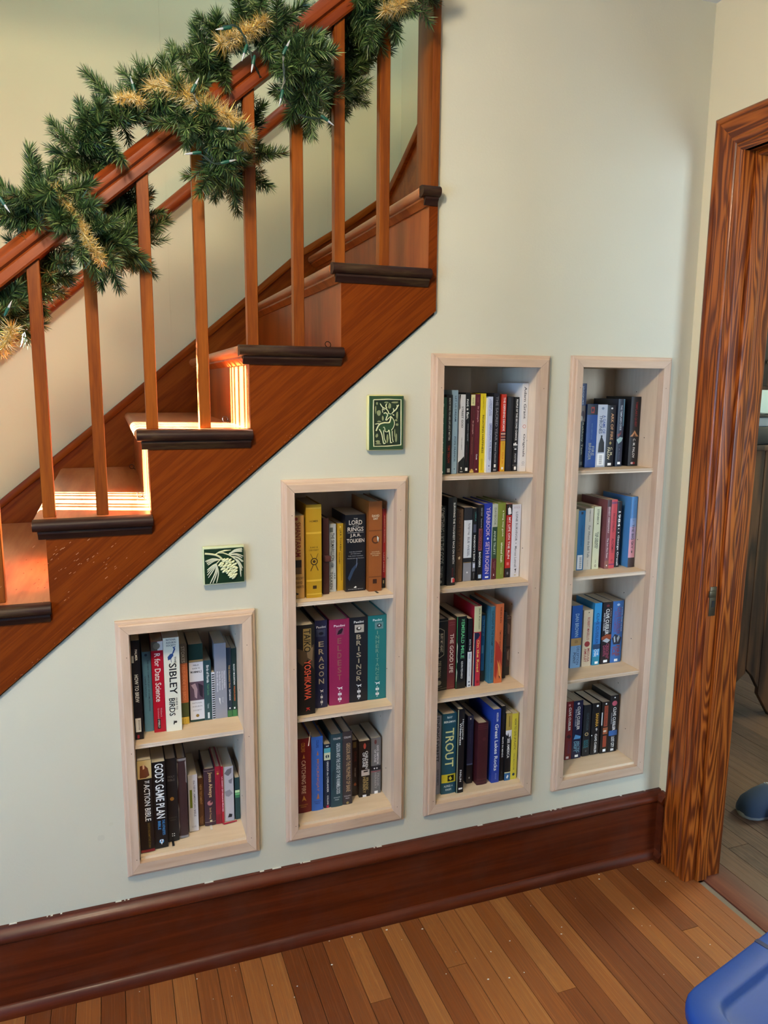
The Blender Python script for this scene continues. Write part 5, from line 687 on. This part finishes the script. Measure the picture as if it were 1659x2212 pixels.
def make_book(rec):
    sid, kind, col, x0, x1, y, H, D, look_, extra = rec
    zs, ph = SHELF[sid]
    W = x1-x0; hard = kind == 'h'
    t = .0026 if hard else .0008
    bulge = min(.0020, W*.07) if hard else min(.0007, W*.04)
    bk = thing('hardcover_book' if hard else 'paperback_book', ((x0+x1)/2, y, zs), look_+', '+ph, 'book', 'books '+ph)
    z0, z1 = zs+.0004, zs+H
    yc = lambda c: y + bulge*(2*c-1)**2                     # spine surface depth at fraction c across
    n = 8
    outer = [(x0, y+D)] + [(x0+W*i/n, yc(i/n)) for i in range(n+1)] + [(x1, y+D)]
    inner = [(x1-t, y+D)] + [(x0+t+(W-2*t)*i/n, yc(i/n)+t) for i in range(n, -1, -1)] + [(x0+t, y+D)]
    cov = obj('cover', MB().prism(outer+inner, z0, z1, 'z'), mat(col, .42 if hard else .3), bk, smooth=30)
    ins = .003 if hard else .0006
    pg = [(x0+t+.0002+(W-2*t-.0004)*i/n, yc(i/n)+t+.0003) for i in range(n+1)]
    obj('page_block', MB().prism([(x0+t+.0002, y+D-ins*1.5)] + pg + [(x1-t-.0002, y+D-ins*1.5)], z0+(ins if hard else .0001), z1-ins, 'z'), PAGES, bk)
    lay = [0]
    def surf(pts2, faces, col, nm, lift):
        """print laid on the curved spine: cut where the spine's facets meet, then bent to follow it"""
        bm = bmesh.new(); vv = [bm.verts.new((c, 0, a)) for c, a in pts2]
        for f in faces:
            try: bm.faces.new([vv[i] for i in f])
            except ValueError: pass
        lo, hi = min(c for c, a in pts2), max(c for c, a in pts2)
        for i in range(1, n):
            if lo < i/n-.002 and hi > i/n+.002:
                bmesh.ops.bisect_plane(bm, geom=bm.verts[:]+bm.edges[:]+bm.faces[:], plane_co=(i/n, 0, 0), plane_no=(1, 0, 0), dist=1e-5)
        org = Vector((x0+W*.5, y, z0))
        for v in bm.verts:
            c, a = v.co.x, v.co.z; k = min(max(int(c*n), 0), n-1); u = c*n-k
            v.co = Vector((x0+W*c, yc(k/n)*(1-u)+yc((k+1)/n)*u-lift, z1-H*a))-org
        me = bpy.data.meshes.new(nm); bm.to_mesh(me); bm.free()
        return put(nm, me, mat(col, .4), bk, org)
    for q in extra + ([] if True else []):
        k = q if q == 'dog' else q[0]
        lay[0] += 1; lift = .00012+.00006*lay[0]
        if k == 't':
            _, s, a0, a1, c, hf, cl = q; V, F = _txt[s]
            surf([(c+(ty-.5)*hf, a0+tx*(a1-a0)) for tx, ty in V], F, cl, 'spine_lettering', lift)
        elif k == 'h':
            _, s, a0, a1, wf, cl, c = q; V, F = _txt[s]; wf *= .22 if s == 'I' else 1
            surf([(c+(tx-.5)*wf, a1-ty*(a1-a0)) for tx, ty in V], F, cl, 'spine_lettering', lift)
        elif k == 'b':
            _, a0, a1, cl, c0, c1 = q; m_ = 6
            c0 = max(c0, .004); c1 = min(c1, .996); a0 = max(a0, .002); a1 = min(a1, .998)
            surf([(c0+(c1-c0)*i/m_, a) for a in (a0, a1) for i in range(m_+1)], [(i, i+1, m_+2+i, m_+1+i) for i in range(m_)], cl, 'spine_band', lift)
        elif k == 'e':
            _, a, c, r, cl, ra = q; r = r*.5 if r > .3 else r; ra = ra or r*W/H
            surf([(c, a)]+[(c+r*math.cos(i*.5236), a+ra*math.sin(i*.5236)) for i in range(12)], [(0, i+1, (i+1) % 12+1) for i in range(12)], cl, 'spine_emblem', lift)
        elif k == 'p':
            _, cl, ps = q
            surf([(min(max(c, .005), .995), min(max(a, .002), .998)) for c, a in ps], [tuple(range(len(ps)))], cl, 'spine_picture', lift)
        elif k == 'dog':                                    # small running hound over five stacked letter tiles
            dog = [(.36, .785), (.42, .80), (.46, .805), (.44, .82), (.47, .82), (.5, .808), (.58, .806), (.61, .82), (.64, .815), (.61, .80), (.66, .79), (.62, .788), (.56, .796), (.46, .795)]
            surf(dog, [tuple(range(len(dog)))], W_, 'spine_emblem', lift)
            for i, ch in enumerate('KNOPF'):
                a0 = .83+.029*i
                if i % 2: surf([(c, a) for a in (a0, a0+.027) for c in (.42, .6)], [(0, 1, 3, 2)], W_, 'spine_emblem', lift)
                V, F = _txt[ch]
                surf([(.51+(tx-.5)*.07, a0+.021-ty*.015) for tx, ty in V], F, '16161c' if i % 2 else W_, 'spine_lettering', lift+.0002)
        elif k == 'r':
            cx = x0+W*q[2]
            obj('ribbon', MB().loft([[(cx-.003, yy, zz), (cx+.003, yy, zz), (cx+.003, yy, zz+.0006), (cx-.003, yy, zz+.0006)] for yy, zz in ((y+.01, zs+.0006), (y-.004, zs+.0006), (y-.022, zs+.0008))]), mat(q[1], .6), bk)
        elif k == 'x':
            obj('ribbon', MB().prism([(x0, y-.004), (x0+.004, y-.010), (x1+.034, y-.004), (x1+.034, y+.000)], zs+.0004, zs+.0012, 'z'), mat(q[1], .6), bk)
        elif k == 'c':
            a = z1-H*q[2]
            obj('strap', MB().box(x0-.0002, x1+.0008, y-.003, y+.06, a-.008, a+.008), mat('3a1a16', .5), bk, .001)
            obj('clasp', MB().box(x0+W*.25, x1+.004, y-.006, y-.0025, a-.009, a+.007), mat(q[1], .45), bk, .001)
W_ = 'f0f0ee'
for rec in BOOKS: make_book(rec)
# folded paper slips sticking out of two books
s1 = obj('paper_slip', MB().prism([(.466, -.004), (.4685, -.004), (.494, .075), (.4915, .075)], .6522-.0, .6526, 'z'), mat('efe9da', .7))
s1.rotation_euler = (0, 0, 0); s1.location.z = .581
tag(s1, 'thin white paper slip lying on the tops of the dark red and blue hardcovers', 'paper slip')

# ------------------------------------------------------------------ garland, tinsel, string of lights
GARL = [(-.30, .02, 1.63), (-.252, .04, 1.676), (-.2, .10, 1.744), (-.146, .11, 1.79), (-.118, .06, 1.865), (-.14, -.02, 1.926), (-.092, -.05, 1.933), (-.032, -.06, 1.881), (.02, .02, 1.857), (.075, .11, 1.90), (.07, .13, 1.98), (-.01, .06, 2.045), (-.03, .03, 2.07), (.047, .02, 2.138), (.127, 0, 2.184), (.182, -.05, 2.165), (.225, -.07, 2.113), (.25, -.05, 2.054), (.30, .06, 2.055), (.35, .13, 2.11), (.335, .13, 2.21), (.245, .06, 2.253), (.255, .03, 2.284), (.314, 0, 2.321), (.362, -.03, 2.345), (.408, -.06, 2.311), (.44, -.07, 2.256), (.475, -.03, 2.22), (.54, .09, 2.27), (.61, .14, 2.34), (.63, .12, 2.42), (.575, .06, 2.463), (.637, 0, 2.45), (.689, -.05, 2.427), (.735, -.05, 2.495)]
M_N1, M_N2, M_N3 = mat('20351b', .45), mat('42602e', .45), mat('788a52', .45)
M_TWIG = mat('3a3220', .8)
def sprig_geo(ln, seed, nn=290):
    rnd = random.Random(seed); mb = MB()
    bend = rnd.uniform(-.2, .2), rnd.uniform(-.2, .2)
    ax = lambda t: Vector((bend[0]*t*t*ln, bend[1]*t*t*ln, t*ln))
    mb.tube([ax(i/4) for i in range(5)], .0011, 4, 3)
    for i in range(nn):
        t = .06+.94*(i/nn); p = ax(t); a = i*2.39996+rnd.uniform(-.3, .3)
        sp = rnd.uniform(.7, 1.15)*(1.05-.6*t**4)
        d = Vector((math.cos(a)*sp, math.sin(a)*sp, rnd.uniform(.4, .7)+.3*t**4)).normalized()
        l = rnd.uniform(.027, .037)*(1-.2*t)
        sd = d.cross(Vector((rnd.uniform(-1, 1), rnd.uniform(-1, 1), rnd.uniform(-1, 1)))).normalized()*.0009
        m = p+d*l*.6
        mb.add([p-sd*.8, p+sd*.8, m+sd, p+d*l, m-sd], [(0, 1, 2, 3, 4)], rnd.choices((0, 1, 2), (4, 5, 2))[0])
    return mb
def sprig_mesh(ln, seed):
    o = obj('sprig', sprig_geo(ln, seed), [M_N1, M_N2, M_N3, M_TWIG], None, org=(0, 0, 0)); me = o.data
    bpy.data.objects.remove(o); return me
SPR = [sprig_mesh(l, i) for i, l in enumerate((.078, .088, .096, .104, .084, .092))]
SPR_IN = [sprig_geo(l, 20+i, 110) for i, l in enumerate((.055, .065, .075))]
gl = thing('pine_garland', (.2, 0, 2.1), 'artificial green pine garland wound around the sloping stair handrail', 'garland')
path = spline(GARL, .012)
obj('garland_wire', MB().tube(path, .004, 6), M_N1, gl, smooth=60)
def railfree(p):                                            # keep sprigs outside the handrail section
    n = (p.z-RB(p.x))*math.cos(ang); return not (-.012 < n < .072 and -.010 < p.y < .070)
rnd = random.Random(11); inner = MB()
def aim(i, p, d):
    for tries in range(14):
        e = Vector((rnd.uniform(-1, 1), rnd.uniform(-1, 1), rnd.uniform(-1, 1)))
        e -= d*e.dot(d)
        if e.length < .2: continue
        v = (e.normalized()+d*rnd.choice((.6, .8, .5, -.4))).normalized()
        if railfree(p+v*.04) and railfree(p+v*.085): break
    return v
for i, p in enumerate(path):
    d = (path[min(i+1, len(path)-1)]-path[max(i-1, 0)]).normalized()
    for rep in range(3):
        v = aim(i, p, d); q = v.to_track_quat('Z', 'Y') @ Quaternion((0, 0, 1), rnd.uniform(0, 6.28)); s = rnd.uniform(.8, 1.1)
        if rep == 0 or (rep == 1 and i % 8 == 0):
            o = bpy.data.objects.new('sprig', rnd.choice(SPR)); COL.objects.link(o); o.parent = gl
            o.location = p-WORLD[gl.name]; o.rotation_mode = 'QUATERNION'; o.rotation_quaternion = q; o.scale = (s, s, s)
        else:
            g = rnd.choice(SPR_IN); mt = q.to_matrix(); off = len(inner.v)
            inner.v += [tuple(mt @ Vector(c)*s+p) for c in g.v]; inner.f += [tuple(k+off for k in f) for f in g.f]; inner.mi += g.mi
o = obj('inner_sprigs', inner, [M_N1, M_N2, M_N3, M_TWIG], gl); o['kind'] = 'stuff'
M_G1, M_G2 = mat('eccb70', .28, .4), mat('fff4cc', .24, .35)
ti = thing('gold_tinsel', (.2, -.08, 2.1), 'frizzy gold tinsel strand twisted through the green garland', 'tinsel')
TINS = [[(-.22, .02, 1.618), (-.202, -.01, 1.637), (-.189, -.02, 1.666)], [(-.086, -.07, 1.954), (-.056, -.09, 1.911), (-.035, -.1, 1.874), (-.019, -.1, 1.838), (.004, -.08, 1.809)],
        [(.118, -.04, 2.185), (.165, -.09, 2.175), (.214, -.115, 2.141), (.282, -.11, 2.118), (.318, -.05, 2.105), (.335, .07, 2.105), (.375, .10, 2.10)], [(.27, -.06, 2.287), (.313, -.08, 2.303), (.37, -.08, 2.344)],
        [(.64, -.09, 2.40), (.679, -.1, 2.414), (.704, -.1, 2.438)], [(.052, -.05, 2.150), (.080, -.07, 2.150), (.099, -.06, 2.146)]]
for k, P in enumerate(TINS):
    mb = MB(); sp = spline(P, .003)
    big = (1.0, .8, 1.25, 1.1, 1.1, .7)[k]
    for p in sp:
        for j in range(34):
            d = Vector((rnd.gauss(0, 1), rnd.gauss(0, 1), rnd.gauss(0, 1))).normalized(); l = rnd.uniform(.010, .036)*big
            s = d.orthogonal().normalized()*.0006; q = p+d*l; m = p+d*l*.5+Vector((0, 0, rnd.uniform(-.003, .002)))
            mb.add([p-s, p+s, m+s, q, m-s], [(0, 1, 2, 3, 4)], rnd.randint(0, 1))
    o = obj('tinsel_strands', mb, [M_G1, M_G2], ti); o['kind'] = 'stuff'
ls = thing('light_string', (.25, -.1, 2.2), 'string of clear mini bulbs in dark green sockets along the garland', 'string lights')
CORDS = [[(.261, -.1, 2.3), (.29, -.115, 2.305), (.306, -.13, 2.286), (.318, -.135, 2.257), (.328, -.135, 2.231), (.35, -.10, 2.215)], [(.403, -.13, 2.274), (.394, -.13, 2.249), (.398, -.12, 2.21), (.393, -.115, 2.185), (.42, -.09, 2.17)], [(.439, -.08, 2.156), (.471, -.08, 2.153), (.504, -.08, 2.157)],
         [(.202, -.13, 2.159), (.203, -.13, 2.145), (.209, -.13, 2.128), (.18, -.10, 2.09)], [(.193, -.13, 2.036), (.215, -.13, 2.034), (.24, -.13, 2.019), (.275, -.13, 2.029), (.29, -.10, 2.05)], [(-.2, -.05, 1.692), (-.19, -.06, 1.7), (-.183, -.05, 1.717)]]
BULBS = [((.285, -.11, 2.302), (.248, -.11, 2.291)), ((.314, -.135, 2.261), (.307, -.135, 2.241)), ((.33, -.135, 2.242), (.324, -.135, 2.216)), ((.393, -.135, 2.256), (.4, -.135, 2.27)), ((.394, -.12, 2.187), (.389, -.12, 2.168)), ((.493, -.08, 2.16), (.513, -.08, 2.148)), ((.197, -.135, 2.155), (.206, -.135, 2.172)), ((.25, -.135, 2.089), (.28, -.135, 2.091)), ((.211, -.13, 2.038), (.181, -.13, 2.032)), ((.255, -.13, 2.021), (.28, -.13, 2.029)), ((-.196, -.06, 1.691), (-.183, -.06, 1.717)), ((-.187, -.1, 1.92), (-.175, -.1, 1.901)), ((.087, -.05, 2.167), (.081, -.05, 2.19)), ((.675, .06, 2.41), (.70, .05, 2.40)), ((-.08, .02, 1.985), (-.095, .01, 2.01))]
M_CORD = mat('12281f', .45); M_SOCK = mat('0f4a3a', .4)
m, nt, b_, N, L = nodes('clear_bulb_glass'); b_.inputs['Base Color'].default_value = (.9, .95, 1, 1); b_.inputs['Roughness'].default_value = .08; b_.inputs['Transmission Weight'].default_value = .6
M_BULB = m
for C_ in CORDS:
    sp = spline(C_, .006)
    mb = MB()
    for ph_ in (0, math.pi): mb.tube([p+Vector((math.cos(i*.9+ph_), .3, math.sin(i*.9+ph_)))*.0016 for i, p in enumerate(sp)], .0013, 5)
    obj('cord', mb, M_CORD, ls, smooth=60)
for a_, b2 in BULBS:
    a_ = Vector(a_); d = (Vector(b2)-a_).normalized()
    so = obj('socket', MB().tube([a_-d*.002, a_+d*.003, a_+d*.014, a_+d*.017], [.0025, .0038, .0038, .0034], 10), M_SOCK, ls, smooth=50)
    obj('bulb', MB().tube([a_+d*.016, a_+d*.022, a_+d*.028, a_+d*.034], [.0024, .0024, .0016, .0004], 8), M_BULB, so, smooth=60)

obj('plug', MB().ball((.672, .085, 2.432), (.017, .010, .015), 10, 6).ball((.686, .085, 2.442), (.011, .010, .010), 8, 6).ball((.664, .085, 2.418), (.010, .009, .010), 8, 6), M_SOCK, ls)
# ------------------------------------------------------------------ blue storage tote in front
M_BLUE, M_BLUE2 = mat('0f4298', .6), mat('0d3480', .6)
tt = thing('storage_tote', (1.394, -.973, 0), 'blue plastic storage tote with a recessed lid on the wood floor', 'storage tote')
TA = math.radians(15); tc = Vector((1.394, -.973, 0))
def rrect(hx, hy, r, z, n=6):
    pts = []
    for sx, sy, a0 in ((1, 1, 0), (-1, 1, 90), (-1, -1, 180), (1, -1, 270)):
        for i in range(n+1):
            a = math.radians(a0+90*i/n); x = sx*(hx-r)+r*math.cos(a); y = sy*(hy-r)+r*math.sin(a)
            pts.append((tc.x+x*math.cos(TA)-y*math.sin(TA), tc.y+x*math.sin(TA)+y*math.cos(TA), z))
    return pts
hx, hy = .36, .235
obj('tub', MB().loft([rrect(hx-.075, hy-.075, .05, .0), rrect(hx-.03, hy-.03, .06, .31), rrect(hx-.012, hy-.012, .07, .315), rrect(hx-.012, hy-.012, .07, .325)]), M_BLUE2, tt, smooth=50)
lid = obj('lid', MB().loft([rrect(hx-.004, hy-.004, .075, .318), rrect(hx, hy, .08, .322), rrect(hx, hy, .08, .340), rrect(hx-.003, hy-.003, .078, .347), rrect(hx-.009, hy-.009, .072, .350),
      rrect(hx-.052, hy-.052, .045, .351), rrect(hx-.058, hy-.058, .042, .348), rrect(hx-.062, hy-.062, .040, .338), rrect(hx-.070, hy-.070, .034, .335), rrect(hx-.12, hy-.12, .02, .3355)]), M_BLUE, tt, smooth=50)
for k in (-.05, .12):
    c = Vector((k, hy-.014, .3515))
    p = lambda x, y: (tc.x+x*math.cos(TA)-y*math.sin(TA), tc.y+x*math.sin(TA)+y*math.cos(TA))
    obj('lid_slot', MB().prism([p(k-.006, hy-.004), p(k+.006, hy-.004), p(k+.006, hy-.045), p(k-.006, hy-.045)], .3500, .3514, 'z'), mat('0a1c50', .6), tt)

# ------------------------------------------------------------------ the next room
M_FELT = mat('1f2f45', .95); M_SOLE = mat('62666a', .8)
def slipper(x, y, lb):
    t = thing('slipper', (x+.13, y, 0), lb, 'slipper', 'slippers by the doorway')
    L_ = .27
    def ring(s, z, k): return None
    out = [(0, .010), (.012, .032), (.035, .047), (.08, .052), (.14, .046), (.2, .042), (.25, .036), (.27, .016)]
    poly = [(x+a, y+w_) for a, w_ in out] + [(x+a, y-w_) for a, w_ in out[::-1]]
    obj('sole', MB().prism(poly, 0, .018, 'z'), M_SOLE, t, .005, 2)
    rings = []
    for a, w_, h in ((.003, .022, .040), (.012, .038, .060), (.035, .050, .078), (.08, .053, .096), (.115, .049, .106), (.15, .046, .082), (.2, .041, .062), (.25, .035, .066), (.266, .018, .060)):
        rings.append([(x+a, y+w_*math.cos(q), .014+(h-.014)*max(math.sin(q), 0)**.75 if math.sin(q) > 0 else .014) for q in [math.pi*i/12 for i in range(13)]])
    obj('upper', MB().loft(rings), M_FELT, t, smooth=60)
    obj('foot_opening', MB().loft([[(x+.195+.068*math.cos(q)*k, y+.034*math.sin(q)*k, z) for q in [2*math.pi*i/16 for i in range(16)]] for k, z in ((1, .0785), (.9, .081), (.8, .079))]), mat('10151d', .95), t, smooth=60)
    mb = MB()
    for i in range(9):
        q = math.radians(25+i*16.5); r0 = Vector((x+.125+.006*abs(i-4)*.6, y+.051*math.cos(q), .02+.085*math.sin(q)**.8))
        mb.ball(r0, (.0035, .0035, .0025), 6, 4)
    obj('collar_stitching', mb, mat('8fa0ae', .8), t)
slipper(2.11, .068, 'dark blue felt slipper with pale collar stitching, the one fully beside the doorway')
slipper(2.168, -.037, 'dark blue felt slipper half hidden in front of its stitched mate')
cb = thing('rustic_cabinet', (2.95, .72, 0), 'dark rustic plank cabinet with notched feet beyond the doorway', 'cabinet')
for i in range(5):
    xa = 2.66+.086*i
    if i < 1: pts = [(xa, .17), (xa+.084, .235), (xa+.084, 1.28), (xa, 1.28)]
    elif i == 1: pts = [(xa, .255), (xa+.042, .215), (xa+.084, .15), (xa+.084, 1.28), (xa, 1.28)]
    else: pts = [(xa, .12 if i == 2 else 0), (xa+.084, 0), (xa+.084, 1.28), (xa, 1.28)]
    obj('plank', MB().prism(pts, .70, .722), M_CAB, cb, .002, 1)
obj('cabinet_carcass', MB().box(2.64, 3.10, .722, 1.15, .30, 1.28), M_CAB, cb)
box('cabinet_top', 2.60, 3.14, .68, 1.18, 1.28, 1.305, M_CAB, cb, .003)
ap = thing('countertop_appliance', (2.8, .85, 1.305), 'grey and black boxy appliance standing on the rustic cabinet', 'appliance')
box('appliance_base', 2.62, 2.95, .70, 1.0, 1.305, 1.385, mat('14161a', .4), ap, .006)
box('appliance_body', 2.625, 2.945, .71, .99, 1.385, 1.425, mat('7c858c', .35), ap, .005)
box('appliance_lid', 2.62, 2.95, .70, 1.0, 1.425, 1.437, mat('17191d', .35), ap, .004)
wc = thing('wall_cupboard', (2.85, 1.0, 1.56), 'dark wooden cupboard with a steel knob hung above the appliance', 'cupboard')
box('cupboard_body', 2.60, 3.10, .72, 1.19, 1.545, 2.2, M_CAB, wc, .003)
dd = box('cupboard_door', 2.61, 3.09, .702, .72, 1.562, 2.19, M_CAB, wc, .003)
obj('knob', MB().tube([(2.705, .704, 1.665), (2.705, .692, 1.665)], .006, 10).ball((2.705, .684, 1.665), (.015, .010, .015), 12, 8), mat('b8bcc0', .2, 1), dd, smooth=60)
